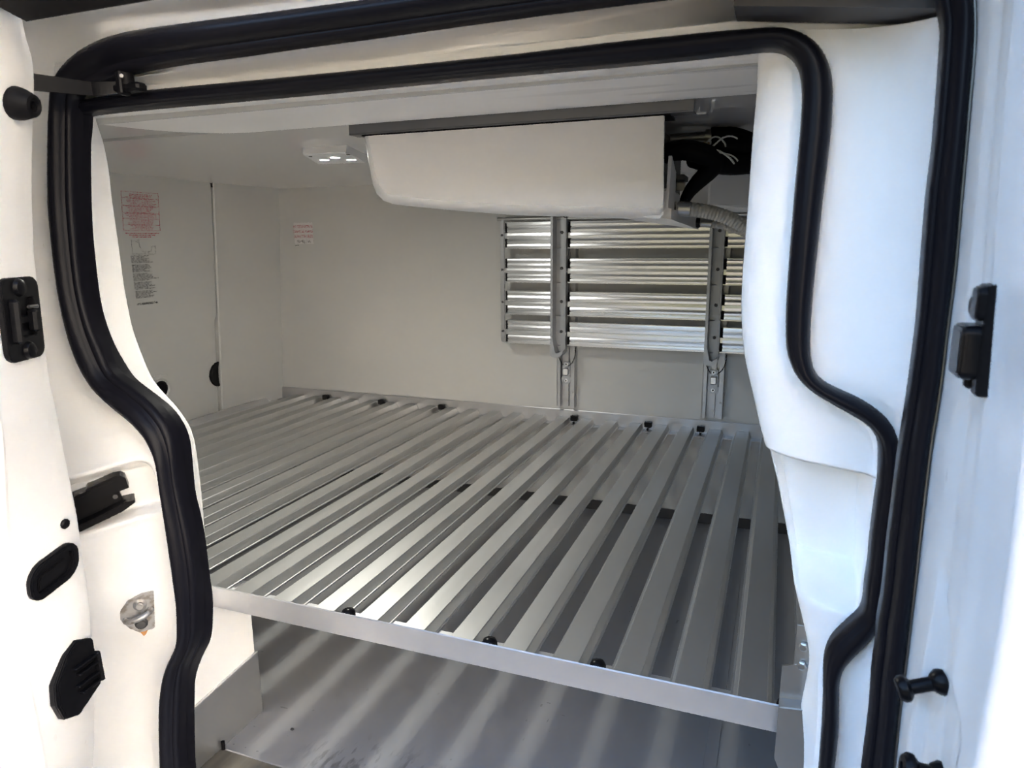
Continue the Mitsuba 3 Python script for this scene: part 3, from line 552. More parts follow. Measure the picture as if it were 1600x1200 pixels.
# ---------------------------------------------------------------- sliding door, slid open to the left: its front edge
di, do = smooth_curve(I(DOOR_INNER), -1.0, .33, 300, 5), smooth_curve(I(DOOR_OUTER), -1.0, .33, 300, 9)
def door_col(f, bow=0.0):
    """A line up the door edge, f = 0 at the outer skin, 1 at the inner edge; bow pushes it out of the face."""
    return (.49 + .09 * f - bow * .1, lambda q: do(q) * (1 - f) + di(q) * f + bow)
z = np.linspace(-1.0, .33, 160)
cols = [(.56, lambda q: do(q) - 1.1), (.50, lambda q: do(q) - .6), (.482, lambda q: do(q) - .12), (.480, lambda q: do(q) - .012), (.483, lambda q: do(q) - .002), door_col(.03), door_col(.08), door_col(.3, .002), door_col(.6, .003), door_col(.85, .002), door_col(.96), (.586, lambda q: di(q) - .004), (.590, lambda q: di(q) - .014), (.592, lambda q: di(q) - .10), (.592, lambda q: do(q) - 1.1)]
add('door_2', grid(loft_z(cols, z, 130), flip=True), 'paint', smooth=True, label='white front edge of the open sliding door at the far left', kind='structure')

def door_M(f, zc, out=0.0, tilt=0.0):
    """Drawing plane on the door edge: x from the outer skin inwards, y up."""
    o = np.array([do(zc) * (1 - f) + di(zc) * f + .003, .49 + .09 * f, zc])
    a = np.array([di(zc) - do(zc), .09, 0.0]); a /= np.linalg.norm(a)
    b = np.array([(do(zc + .05) - do(zc - .05)), 0, .1]); b = b - a * np.dot(a, b); b /= np.linalg.norm(b)
    n_ = np.cross(a, b)
    return frame_to(o + n_ * out, a, b, n_), n_

def on_door(mesh, f, zc, out=0.0):
    return at(mesh, door_M(f, zc, out)[0])

flat = lambda poly, d, r=.003: bevel_prism(poly, (0, 0, 0), (1, 0, 0), (0, 1, 0), d, r)
zlathe = lambda prof, x=0, y=0, z0=0, n=32: lathe(prof, (x, y, z0), (0, 0, 1), n)
# bump stop
add('door_2__bump_stop', on_door(zlathe([[0, -.004], [.0165, -.004], [.0175, .002], [.0165, .009], [.0125, .019], [.0115, .0215], [.008, .0225], [.0065, .0205], [.0045, .0205], [.004, .016], [0, .016]]), .73, .150), 'black_matte', smooth=30, label='round black rubber bump stop near the top')
# latch plate
pl_ = rrect(-.034, .034, -.047, .047, .013)
win = rrect(-.016, .020, -.020, .024, .003)
zp = -.082
add('door_2__latch_plate', on_door(cat(flat(pl_.difference(win), .006, .002), flat(sbox(-.018, -.022, .022, .026), .0008, .0004)), .60, zp), 'black_plastic', smooth=25, label='black latch plate with two domed bolts')
for yy_ in (.036, -.036):
    add('door_2__latch_plate__bolt', on_door(zlathe([[0, .0], [.0105, .0], [.0105, .006], [.0085, .010], [.005, .0115], [0, .0118]], -.004 if yy_ > 0 else .002, yy_), .60, zp), 'black_plastic', smooth=40)
add('door_2__latch_plate__pawl', on_door(cat(cbox(-.026, -.017, -.026, .024, .004, .015, .003), cbox(.009, .020, -.016, .010, .002, .013, .003), cbox(-.018, .012, -.006, .004, .001, .006, .002)), .60, zp), 'black_plastic', smooth=25)
add('door_2__latch_plate__striker_pin', on_door(cyl((.010, .013, .006), (.022, .013, .009), .0022, 10), .60, zp), 'steel', smooth=30)
# small plug
add('door_2__plug', on_door(zlathe([[0, -.001], [.0062, -.001], [.0062, .0012], [.0045, .0026], [0, .003]]), .82, -.338), 'black_plastic', smooth=30)
# oval hand hole
ov = sbox(-.014, -.004, .014, .004).buffer(.0195, 16)
ovp = Polygon([(x_ + .006 * (y_ < 0) * 0, y_ + .25 * x_) for x_, y_ in ov.exterior.coords])
zo_ = -.389
add('door_2__hand_hole', on_door(cat(flat(ovp.difference(ovp.buffer(-.0095)), .007, .0035), flat(ovp.buffer(-.008), .0012, .0004)), .55, zo_), 'black_plastic', smooth=35, label='oval black cup with a raised rim')
add('door_2__hand_hole__cup', on_door(at(bevel_prism(ovp.buffer(-.014), (0, 0, 0), (1, 0, 0), (0, 1, 0), .0036, .0034), trimesh.transformations.translation_matrix([-.002, -.003, .0002])), .55, zo_), 'black_matte', smooth=60)
# lower guide
gp = Polygon([(.006, .043), (.026, .034), (.026, .012), (.028, -.012), (.026, -.026), (-.010, -.043), (-.028, -.036), (-.034, -.015), (-.031, .008), (-.010, .034)]).buffer(.004, 6)
zg = -.540
add('door_2__guide_block', on_door(flat(gp, .011, .004), .66, zg), 'black_plastic', smooth=30, label='black ribbed guide block near the foot of the edge')
for k, yy_ in enumerate((.016, .006, -.008, -.019)):
    add('door_2__guide_block__rib', on_door(cbox(-.010 + .004 * (k % 2), .028, yy_ - .0016, yy_ + .0016, .009, .018, .001), .66, zg), 'black_plastic')
add('door_2__guide_block__rim', on_door(cbox(.024, .030, -.022, .020, .006, .019, .002), .66, zg), 'black_plastic')
# arm and roller to the upper track
arm0, arm1 = np.array([-.818, .60, .195]), np.array([-.822, .705, .199])
arm = hull([v + np.array([dx, dy, dz]) for v, h, w in ((np.array([-.872, .600, .192]), .0105, .012), (np.array([-.835, .69, .1935]), .008, .014)) for dx, dy in ((w * .5, w * .5), (-w * .5, -w * .5)) for dz in (h, -h)])
arm2 = hull([v + np.array([dx, dy, dz]) for v, h, w in ((np.array([-.835, .69, .1935]), .0082, .014), (np.array([-.806, .715, .199]), .006, .013)) for dx, dy in ((w, w * .4), (-w, -w * .4)) for dz in (h, -h)])
add('door_2__roller_arm', cat(arm, arm2), 'black_plastic', smooth=20, label='black arm reaching to the roller in the upper track')
add('door_2__roller_arm__bracket', cat(cbox(-.812, -.768, .705, .722, .190, .2005, .003), cbox(-.800, -.790, .700, .716, .186, .215, .002)), 'black_plastic')
add('door_2__roller_arm__roller', cyl((-.793, .712, .198), (-.793, .712, .216), .0095, 20, c=.002), 'black_matte', smooth=30)
add('door_2__roller_arm__pin', cyl((-.788, .703, .2065), (-.786, .699, .2068), .0024, 12), 'steel', smooth=30)

# black roof edge strip over the door
rp = Polygon([(.500, .2475), (.566, .2315), (.572, .237), (.562, .254), (.548, .262), (.500, .268)])
m = prism(rp, (-.762, 0, 0), (0, 1, 0), (0, 0, 1), 2.2)
add('roof_edge_strip', m, 'black_matte', label='black roof edge strip above the sliding door opening', category='trim strip')

# ---------------------------------------------------------------- catches on the pillars
LA = np.array([.62, .74, .27]); LA /= np.linalg.norm(LA)
LN = np.array([.768, -.641, -.013]); LN = LN - LA * np.dot(LA, LN); LN /= np.linalg.norm(LN)
LB = np.cross(LN, LA)                                    # up; LN points out of the pillar
ck = frame_to((-.9118, .7012, -.3586), LA, LB, LN)
topbar = Polygon([(-.075, .004), (.034, .002), (.035, .018), (.030, .024), (.022, .026), (.0, .024), (-.014, .024), (-.018, .020), (-.075, .019)])
t_ = 'lock_catch'
info(t_, 'black plastic lock catch set in the pressed pocket of the left pillar', 'latch')
add(t_ + '__upper_jaw', at(bevel_prism(topbar, (0, 0, 0), (1, 0, 0), (0, 1, 0), .030, .004), ck), 'black_plastic', smooth=25)
add(t_ + '__body', at(flat(Polygon([(-.075, -.024), (.018, -.016), (.020, .006), (-.075, .008)]), .016, .003), ck), 'black_plastic', smooth=25)
jaw = Polygon([(-.075, -.032), (.014, -.026), (.034, -.020), (.034, -.0165), (.020, -.014), (-.012, -.018), (-.075, -.022)])
add(t_ + '__lower_jaw', at(flat(jaw, .036, .003), ck), 'black_plastic', smooth=25)
add(t_ + '__screw', at(zlathe([[0, 0], [.0038, 0], [.0034, .0016], [0, .002]], .012, -.006, .016, 16), ck), 'dark_steel', smooth=30)

# striker
SA = np.array([.704, .707, 0.0]); SA /= np.linalg.norm(SA)
SO = np.array([-.8775, .7041, -.5458])
def str_M(o):
    a = SA; b = np.array([0, 0, 1.0]); return frame_to(o, a, b, np.cross(a, b))
sm_ = str_M(SO)
sp = Polygon([(.018, -.027), (.022, .030), (.008, .029), (-.010, .022), (-.021, .008), (-.022, -.004), (-.012, -.020), (.0, -.029)]).buffer(.002, 4)
add('door_striker', at(flat(sp, .005, .0015), sm_), 'old_steel', smooth=25, label='worn metal door striker with a hook bolted to the left pillar', category='door striker')
add('door_striker__bolt', at(cat(zlathe([[0, 0], [.0095, 0], [.0095, .002], [.006, .004], [.006, .007], [.0045, .008], [0, .008]], .004, .014, .004, 20)), sm_), 'old_steel', smooth=30)
add('door_striker__bolt', at(zlathe([[0, 0], [.009, 0], [.009, .002], [.006, .004], [.006, .0065], [0, .007]], .003, -.016, .004, 20), sm_), 'dark_steel', smooth=30)
hk = spline([(-.016, -.006, .002), (-.014, -.005, .014), (-.004, -.003, .018), (.008, .0005, .018), (.015, .003, .014), (.017, .004, .002)], 24)
add('door_striker__hook', at(tube(hk, .0044, 12), sm_), 'old_steel', smooth=True)
add('door_striker__rust_patch', at(flat(Polygon([(-.002, -.030), (.010, -.031), (.008, -.036), (.004, -.040), (.001, -.035)]), .0011, .0004), str_M(SO + np.array([0, .0, 0]))), 'rust', label='orange rust patch below the plate')

# front pillar: lock block and two door stops
info('lock_block', 'black lock block with a roller on the front pillar at the right', 'latch')
LS = frame_to((.1318, .540, -.066), (0, -1, 0), (0, 0, 1), (-1, 0, 0))
bp = Polygon([(-.012, .037), (.012, .037), (.012, -.036), (.0, -.036), (-.008, -.030), (-.018, -.026), (-.018, .000), (-.012, .012)])
add('lock_block__base_plate', at(flat(bp, .008, .002), LS), 'black_plastic', smooth=25)
add('lock_block__housing', at(cat(flat(rrect(-.022, .010, -.026, .010, .006), .019, .004), cbox(-.012, -.004, -.034, -.024, .002, .011, .002)), LS), 'black_plastic', smooth=25)
add('lock_block__cheek', at(flat(rrect(-.008, .011, .013, .036, .006), .013, .003), LS), 'black_plastic', smooth=25)
add('lock_block__roller', at(cyl((-.010, .022, .003), (-.010, .022, .012), .0068, 20, c=.001), LS), 'black_matte', smooth=30)

def door_stop(tip, base, label, s=1.0):
    k = 'door_stop_pin'
    n_ = 0
    while any(q == k or q.startswith(k + '__') for q in labels if q != '') and k in labels:
        n_ += 1
        k = f'door_stop_pin_{n_:03d}'
    info(k, label, 'door stop', 'door stop pins')
    tip, base = np.array(tip, float), np.array(base, float)
    d = tip - base; L = np.linalg.norm(d)
    add(k + '__shaft', lathe([[0, -.01], [.0058 * s, -.01], [.0056 * s, L]], base, d, 24), 'black_plastic', smooth=40)
    add(k + '__flange', lathe([[0, -.003], [.0105 * s, -.003], [.0105 * s, .002], [.0075 * s, .0065], [.0058 * s, .008], [0, .008]], base, d, 28), 'black_plastic', smooth=40)
    add(k + '__head', lathe([[0, -.004], [.0075 * s, -.004], [.0105 * s, -.001], [.0105 * s, .003], [.008 * s, .006], [.003 * s, .0066], [.0026 * s, .004], [0, .004]], tip, d, 28), 'black_plastic', smooth=40)

door_stop((.1159, .5900, -.3590), (.1417, .5946, -.3499), 'black mushroom-headed door stop pin standing on the front pillar below the lock block')
door_stop((.1185, .5545, -.4040), (.1395, .5571, -.4070), 'lower black door stop pin at the bottom edge, mostly cut off', 1.0)

# ---------------------------------------------------------------- slatted shelf
info('slatted_shelf', 'aluminium slatted shelf spanning the load bay above the floor', 'shelf')
S_ = 'slatted_shelf__'
lip = Polygon([(.8795, -.634), (.8835, -.634), (.8835, -.6185), (.922, -.6185), (.922, -.6155), (.8835, -.6155), (.8835, -.5965), (.8815, -.594), (.8795, -.5955)])
add(S_ + 'front_rail', prism(lip, (-1.86, 0, 0), (0, 1, 0), (0, 0, 1), 1.895), 'rail_aluminium', label='broad aluminium front rail')
lip2 = Polygon([(2.2765, -.628), (2.2765, -.571), (2.2735, -.570), (2.2725, -.572), (2.2725, -.6155), (2.236, -.6155), (2.236, -.6185), (2.2725, -.6185), (2.2725, -.628)])
add(S_ + 'back_rail', prism(lip2, (-1.882, 0, 0), (0, 1, 0), (0, 0, 1), 2.2), 'dull_aluminium', label='thin aluminium angle along the far wall')
add(S_ + 'end_rail', prism(Polygon([(-1.878, -.6195), (-1.845, -.6195), (-1.845, -.6165), (-1.8755, -.6165), (-1.8755, -.596), (-1.878, -.596)]), (0, 2.27, 0), (1, 0, 0), (0, 0, 1), 1.38), 'rail_aluminium')
hat = [(-.0283, -.6152), (-.0283, -.6128), (-.0250, -.6128), (-.0196, -.5985), (-.0182, -.5970), (.0182, -.5970), (.0196, -.5985), (.0250, -.6128), (.0283, -.6128), (.0283, -.6152), (.0232, -.6152), (.0172, -.5995), (-.0172, -.5995), (-.0232, -.6152)]
PITCH, C0 = .0848, -.0854
slat_ply = mikit.ply(prism(Polygon(hat), (0, 2.2715, 0), (1, 0, 0), (0, 0, 1), 1.387), 'aluminium')
rng = np.random.default_rng(5)
for k in range(-2, 21):
    key = S_ + 'slat' + ('' if k == -2 else f'_{k + 2:03d}')
    x_ = C0 - PITCH * k + rng.uniform(-.0012, .0012)
    scene[key] = {**slat_ply, 'to_world': mi.ScalarTransform4f().translate([x_, 0, rng.uniform(-.0004, .0004)]).rotate([0, 1, 0], float(rng.uniform(-.25, .25)))}
for k in (2, 4, 7, 13, 16, 19):
    x_ = -.043 - PITCH * k
    add(S_ + 'clip', cat(cbox(x_ - .012, x_ + .012, 2.256, 2.2726, -.606, -.588, .0015), cbox(x_ - .003, x_ + .003, 2.252, 2.260, -.625, -.608, .001)), 'black_plastic', label='black plastic clip' if k == 2 else None)
for k in (-1, 2, 4, 7):
    x_ = -.043 - PITCH * k
    add(S_ + 'front_clip', at(lathe([[0, -.03], [.0118, -.03], [.0118, -.003], [.0098, .0015], [.005, .004], [0, .0045]], (x_, .8965, -.5985), (0, 0, 1), 24), np.eye(4)), 'black_plastic', smooth=40, label='round black plastic plug behind the front rail' if k == -1 else None)

# folded steel bracket that carries the right end of the front rail
info('shelf_bracket', 'folded steel bracket at the right end of the shelf front rail', 'bracket')
bpoly = Polygon([(.033, -.640), (.064, -.700), (.064, -.50), (.058, -.512), (.036, -.526), (.0325, -.530)])
b1 = hull([(x_, y_, z_) for x_, z_ in ((.0325, -.530), (.066, -.518), (.066, -.572), (.032, -.576)) for y_ in (.868, .8715)])
b2 = hull([(.032, .8715, -.575), (.066, .8715, -.571), (.032, .868, -.575), (.066, .868, -.571), (.0315, .856, -.5815), (.066, .856, -.5775), (.0315, .8545, -.5815), (.066, .8545, -.5775)])
b3 = hull([(x_, y_, z_) for x_, z_ in ((.0315, -.5795), (.066, -.5755), (.066, -.74), (.056, -.69), (.040, -.668), (.031, -.652)) for y_ in (.853, .8565)])
add('shelf_bracket__plate', cat(b1, b2, b3), 'steel')
for z_ in (-.497, -.523):
    add('shelf_bracket__bolt', lathe([[0, 0], [.0062, 0], [.0062, .004], [.004, .005], [0, .005]], (.056, .868, z_), (-.25, -1, 0), 6), 'steel')
add('shelf_bracket__upright', cbox(.046, .070, .8690, .8716, -.535, -.47, .001), 'steel')

# ---------------------------------------------------------------- wall rails, latches, folded shelf
def wall_rail(name, x0, x1, zb, label):
    info(name, label, 'rail', 'load rails on the far wall')
    w = x1 - x0
    y0 = YB
    prof = [(0, 0), (0, -.026), (.003, -.028), (w * .20, -.028), (w * .21, -.003), (w * .37, -.003), (w * .38, -.016), (w * .60, -.016), (w * .61, -.003), (w * .76, -.003), (w * .77, -.028), (w * .97, -.028), (w, -.025), (w, 0)]
    poly = Polygon([(x0 + a, y0 + b) for a, b in prof])
    m = trimesh.creation.extrude_polygon(poly, .20 - zb, engine='earcut')
    m.apply_translation([0, 0, zb])
    add(name + '__channel', m, 'dull_aluminium')
    for dz in (.022,):
        add(name + '__screw', cyl((x0 + w * .5, y0 - .0155, zb + dz), (x0 + w * .5, y0 - .0185, zb + dz), .005, 16, c=.001), 'steel', smooth=30)
    for fx, dz in ((.10, .048), (.88, .052)):
        add(name + '__screw', cyl((x0 + w * fx, y0 - .0275, zb + dz), (x0 + w * fx, y0 - .0298, zb + dz), .0035, 14, c=.001), 'steel', smooth=30)

wall_rail('wall_rail', -.696, -.632, -.556, 'vertical grey load rail on the far wall under the left shelf arm')
wall_rail('wall_rail_001', -.213, -.147, -.556, 'vertical grey load rail on the far wall under the right shelf arm, nearer the hoses')

def rail_latch(name, xc, zc, label, right=1):
    info(name, label, 'latch', 'latches on the load rails')
    y0 = YB - .017
    poly = Polygon([(-.012, .034), (.012, .034), (.013, .0), (.0115, -.016), (.016, -.020), (.015, -.030), (.008, -.038), (0, -.040), (-.008, -.038), (-.015, -.030), (-.016, -.020), (-.0115, -.016), (-.013, 0)]).buffer(.0015, 4)
    add(name + '__plate', bevel_prism(poly, (xc, y0, zc), (1, 0, 0), (0, 0, 1), .006, .002), 'cast_grey', smooth=25)
    add(name + '__seat', cbox(xc - .010, xc + .010, y0 - .016, y0 - .004, zc - .010, zc + .016, .003), 'rail_aluminium')
    for dz, r in ((.028, .006), (-.029, .0058)):
        add(name + '__eyelet', lathe([[.0028, -.001], [r, -.001], [r, .003], [.0028, .003]], (xc, y0 - .006, zc + dz), (0, -1, 0), 20), 'rail_aluminium', smooth=30)
        add(name + '__eye', cyl((xc, y0 - .005, zc + dz), (xc, y0 - .0078, zc + dz), .0029, 14), 'black_matte')
    loop = spline([(xc - .008, y0 - .014, zc + .026), (xc - .022, y0 - .016, zc + .050), (xc - .024, y0 - .022, zc + .074)], 16)
    loop2 = spline([(xc + .010, y0 - .014, zc + .024), (xc + .026 * right, y0 - .016, zc + .040), (xc + .036 * right, y0 - .022, zc + .070), (xc + .038 * right, y0 - .024, zc + .090)], 20)
    add(name + '__wire_loop', cat(tube(loop, .0013, 8), tube(loop2, .0013, 8)), 'black_plastic', smooth=True)

rail_latch('rail_latch', -.664, -.436, 'small grey latch with a wire loop on the left wall rail')
rail_latch('rail_latch_001', -.180, -.436, 'small grey latch with a wire loop on the right wall rail')

F_ = 'folding_shelf__'
info('folding_shelf', 'aluminium shelf of four ribbed planks folded flat against the far wall', 'shelf')
rowsz = [(.063, -.022), (-.053, -.132), (-.160, -.239), (-.259, -.337)]
YP = 2.205
def plank_poly(za, zb, keep=None):
    """Cross-section in (y, z): a flat hollow plank with grooves between its bands."""
    h = za - zb
    cuts = [.18, .40, .62, .81]
    pts = [(YP + .018, zb), (YP - .002, zb), (YP - .002, zb + .004)]
    z_ = zb
    edges = [0] + [1 - c for c in cuts[::-1]] + [1]
    for i in range(5):
        a, b = zb + edges[i] * h, zb + edges[i + 1] * h
        off = (0.0, .0012, -.0008, .0012, .0004)[i]
        pts += [(YP + .009, a + .0015), (YP + off, a + .0018), (YP + off - .0006, (a + b) / 2), (YP + off + (.0012 if i % 2 else .0003), b - .0016), (YP + .009, b - .0014)]
    pts += [(YP - .001, za - .002), (YP - .001, za), (YP + .018, za)]
    return Polygon(pts).buffer(0)
segs = [(-.866, -.692), (-.648, -.204), (-.164, .30)]
for za, zb in rowsz:
    for i, (xa, xb) in enumerate(segs):
        pg = plank_poly(za, zb)
        h = za - zb
        main = prism(pg, (xa + .009, 0, 0), (0, 1, 0), (0, 0, 1), xb - xa - .009)
        tongue = cbox(xa + .0005, xa + .010, YP - .0008, YP + .012, zb + h * .38, zb + h * .60, .0008)
        foot = cbox(xa + .0005, xa + .010, YP - .002, YP + .014, zb, zb + .004, .0006)
        k = add(F_ + 'plank', cat(main, tongue, foot), 'plank_aluminium')
        add(k + '__end_plug', cbox(xa + .001, xa + .0088, YP + .0045, YP + .017, zb + .004, za - .002, .0006), 'black_matte')

def shelf_arm(xl, w, zt, zb):
    """Cast arm in front of the planks: web, raised rim on the left that turns round the foot, fins and screws."""
    k = F_ + 'arm'
    y1, y0 = YP - .003, YP - .046
    out_ = Polygon([(0, zt), (w, zt), (w, zb + .016), (w * .78, zb + .004), (w * .5, zb), (w * .18, zb + .002), (0, zb + .006)])
    inn = Polygon([(.0085, zt + .01), (w + .01, zt + .01), (w + .01, zb + .030), (w * .80, zb + .020), (w * .60, zb + .0145), (w * .42, zb + .0165), (.0135, zb + .034), (.0085, zb + .06)])
    rim = bevel_prism(out_.difference(inn), (xl, y1, 0), (1, 0, 0), (0, 0, 1), y1 - y0, .002)
    web = prism(out_, (xl, YP + .012, 0), (1, 0, 0), (0, 0, 1), .018)
    lip_ = cbox(xl + w - .005, xl + w, y1 - .010, y1 + .002, zb + .02, zt, .001)
    key = add(k, cat(rim, web, lip_), 'cast_grey', smooth=25)
    for za, zb_ in rowsz:
        zs_ = za * .6 + zb_ * .4
        fin = hull([(xl + .008, y1 + .001, zb_ - .0005), (xl + .008, y1 + .001, zb_ + .0025), (xl + .008, y0 + .012, zb_ + .0005), (xl + .008, y0 + .012, zb_ + .0020), (xl + w * .66, y1 + .001, zb_ + .0005), (xl + w * .66, y1 + .001, zb_ + .002)])
        add(key + '__fin', fin, 'cast_grey')
        add(key + '__screw', cat(cyl((xl + w * .62, YP - .004, zs_), (xl + w * .62, YP - .0085, zs_), .0052, 16, c=.001), cyl((xl + w * .62, YP - .0084, zs_), (xl + w * .62, YP - .0089, zs_), .002, 6)), 'dark_steel')

shelf_arm(-.692, .043, .16, -.372)
shelf_arm(-.2045, .041, .16, -.3725)
add(F_ + 'end_strip', cbox(-.8795, -.8655, YP - .004, YP + .0, -.333, .070, .0008), 'dull_aluminium', label='flat upright strip riveted across the plank ends')
add(F_ + 'end_strip__back_leg', cbox(-.8795, -.877, YP - .002, YP + .03, -.333, .070, .0006), 'rail_aluminium')
for za, zb in rowsz:
    zs_ = za * .52 + zb * .48
    add(F_ + 'end_strip__rivet', cyl((-.8725, YP - .0035, zs_), (-.8725, YP - .0065, zs_), .0042, 14, c=.0012), 'dark_steel', smooth=40)
add(F_ + 'hinge_rod', cyl((-.888, YP - .002, .074), (.30, YP - .002, .074), .0062, 16), 'steel', smooth=30)
add(F_ + 'hinge_knuckle', hull([(x_, y_, z_) for x_, z_ in ((-.872, .079), (-.860, .079), (-.856, .068), (-.874, .068)) for y_ in (YP - .007, YP + .02)]), 'cast_grey')

# ---------------------------------------------------------------- evaporator under the ceiling
E_ = 'evaporator__'
info('evaporator', 'white ceiling cooling unit hanging over the shelf from a metal strip', 'cooling unit')
ye = 1.107
strip = cat(cbox(-.7265, -.135, ye, ye + .003, .1872, ZC + .0005, .0008), cbox(-.7265, -.135, ye, ye + .03, .1855, .1872, .0005), cbox(-.7265, -.723, ye, ye + .46, .1872, ZC, .0008), cbox(-.7265, -.1353, ye + .455, ye + .46, .1872, ZC, .0008))
add(E_ + 'mounting_strip', strip, 'dark_aluminium', label='brushed metal mounting strip along the ceiling')
add(E_ + 'shadow_gap', cbox(-.705, -.170, ye + .006, ye + .06, .1835, .1870, .0005), 'black_matte')  # black strip that paints the shadow gap between strip and cover
fp = [(-.709, .1832), (-.706, .160), (-.701, .125), (-.697, .100), (-.690, .084), (-.678, .073), (-.660, .0675), (-.56, .0565), (-.449, .0465), (-.32, .0405), (-.215, .0355), (-.182, .0335), (-.176, .040), (-.1755, .052), (-.1775, .10), (-.179, .1832)]
fpoly = Polygon(fp)
# the cover's face curves under: layers inset towards the front, their lower edge rounded with depth
lay = []
nlev, R_ = 14, .034
fc = np.array(spline(fp + [fp[0]], 200))[:, :2] if False else np.array(fpoly.segmentize(.006).exterior.coords)[:-1]
cx, cz = -.44, .1845
rings = []
for a in np.linspace(0, 1, nlev):
    yy_ = ye + .004 + R_ * (1 - np.cos(a * np.pi / 2)) 
    ins_ = R_ * .55 * (1 - np.sin(a * np.pi / 2))
    ring = []
    for x_, z_ in fc:
        low = np.clip((.175 - z_) / .05, 0, 1)
        rx = np.clip((-.62 - x_) / .07, 0, 1)
        ring.append((x_ + ins_ * rx * (z_ < .184), yy_, z_ + ins_ * low * .8))
    rings.append(ring)
for yy_ in (ye + .06, ye + .095):
    rings.append([(x_, yy_, z_) for x_, z_ in fc])
G_ = np.array(rings)
open_ = sst(-.30, -.19, G_[..., 0])
G_[..., 1] = np.minimum(G_[..., 1], ye + .012 + .12 * (1 - open_))
G_ = np.concatenate([G_, G_[:, :1]], 1)
cap = trimesh.creation.extrude_polygon(Polygon(G_[0][:, [0, 2]]).buffer(0), .001, engine='earcut')
cap.apply_transform(frame_to((0, G_[0, 0, 1] + .001, 0), (1, 0, 0), (0, 0, 1), (0, -1, 0)))
add(E_ + 'cover', cat(grid(G_), cap), 'white_plastic', smooth=30)
capv = None
pan = hull([(x_, y_, z_) for x_, y_, z_ in ((-.69, 1.20, .115), (-.176, 1.20, .0345), (-.69, 1.60, .105), (-.175, 1.60, .0235), (-.175, 1.60, .046), (-.69, 1.60, .12), (-.69, 1.20, .13), (-.176, 1.20, .052))])
add(E_ + 'drain_pan', pan, 'white_plastic')
add(E_ + 'drain_pan__slot', hull([(x_, y_, z_) for x_, y_, z_ in ((-.352, 1.205, .0512), (-.262, 1.205, .0440), (-.352, 1.222, .0512), (-.262, 1.222, .044), (-.30, 1.21, .060), (-.3, 1.22, .060))]), 'black_matte', label='dark slot at the joint under the cover')
add(E_ + 'drain_pan__hook', cbox(-.360, -.352, 1.195, 1.204, .040, .052, .002), 'black_plastic')
add(E_ + 'housing', hull([(x_, y_, z_) for x_, zb_ in ((-.690, .12), (-.232, .055)) for y_ in (1.20, 1.58) for z_ in (zb_, .200)]), 'white_plastic')
add(E_ + 'end_plate', cbox(-.232, -.214, 1.205, 1.57, .055, .195, .002), 'dark_steel', label='dark end plate carrying the pipes')
add(E_ + 'side_flange', cat(hull([(x_, y_, z_) for x_, y_, z_ in ((-.182, 1.20, .05), (-.178, 1.20, .135), (-.182, 1.28, .05), (-.182, 1.28, .115), (-.186, 1.20, .05), (-.186, 1.28, .115), (-.184, 1.2, .135), (-.186, 1.30, .052))]), cbox(-.205, -.182, 1.21, 1.34, .048, .085, .004)), 'white_plastic')
add(E_ + 'bracket', cat(cbox(-.205, -.196, 1.34, 1.352, .075, .135, .001), cbox(-.205, -.176, 1.34, 1.40, .108, .118, .001), cbox(-.205, -.185, 1.335, 1.39, .068, .076, .001)), 'dark_steel')
add(E_ + 'tab', cbox(-.196, -.180, 1.385, 1.388, .092, .108, .001), 'steel')
add(E_ + 'pipe', cat(tube([(-.215, 1.42, .1895), (-.150, 1.42, .1905)], .0105, 16), tube([(-.150, 1.42, .1905), (-.138, 1.42, .1905)], .0135, 16)), 'steel', smooth=40, label='thick grey pipe stub')
add(E_ + 'pipe', cat(tube([(-.222, 1.40, .176), (-.193, 1.40, .1765)], .0088, 14), tube(spline([(-.193, 1.40, .1765), (-.180, 1.40, .1768), (-.170, 1.40, .172), (-.166, 1.40, .162), (-.168, 1.40, .150)], 20), .0072, 14)), 'steel', smooth=40, label='thin grey pipe elbow')
add(E_ + 'pipe_nut', cyl((-.150, 1.40, .178), (-.150, 1.40, .160), .011, 6), 'brass', label='brass nut')

def black_hose(name, pts, r, label):
    add(name, tube(spline(pts, 60), r, 18), 'black_matte', smooth=True, label=label, category='hose', group='black insulated hoses')
black_hose('insulated_hose', [(-.140, 1.42, .190), (-.10, 1.43, .187), (-.05, 1.46, .170), (.02, 1.52, .16), (.16, 1.60, .17), (.376, 1.66, .17)], .0195, 'thick black insulated hose running from the upper pipe stub of the cooling unit')
black_hose('insulated_hose_001', [(-.168, 1.395, .152), (-.140, 1.385, .142), (-.105, 1.39, .136), (-.05, 1.42, .140), (.05, 1.50, .135), (.376, 1.60, .13)], .0185, 'black insulated hose leaving the lower pipe elbow, under the thicker hose')
black_hose('insulated_hose_002', [(-.215, 1.35, .155), (-.180, 1.345, .160), (-.150, 1.35, .154), (-.128, 1.36, .140), (-.148, 1.37, .112), (-.170, 1.375, .088), (-.182, 1.38, .062)], [*(np.linspace(.017, .019, 30)), *(np.linspace(.019, .0085, 30))], 'black wrapped hose hanging down beside the end plate of the cooling unit')
black_hose('insulated_hose_003', [(-.130, 1.40, .168), (-.095, 1.40, .168), (-.05, 1.42, .160), (.03, 1.47, .15), (.376, 1.55, .16)], .016, 'middle black hose of the bundle at the upper right of the bay')

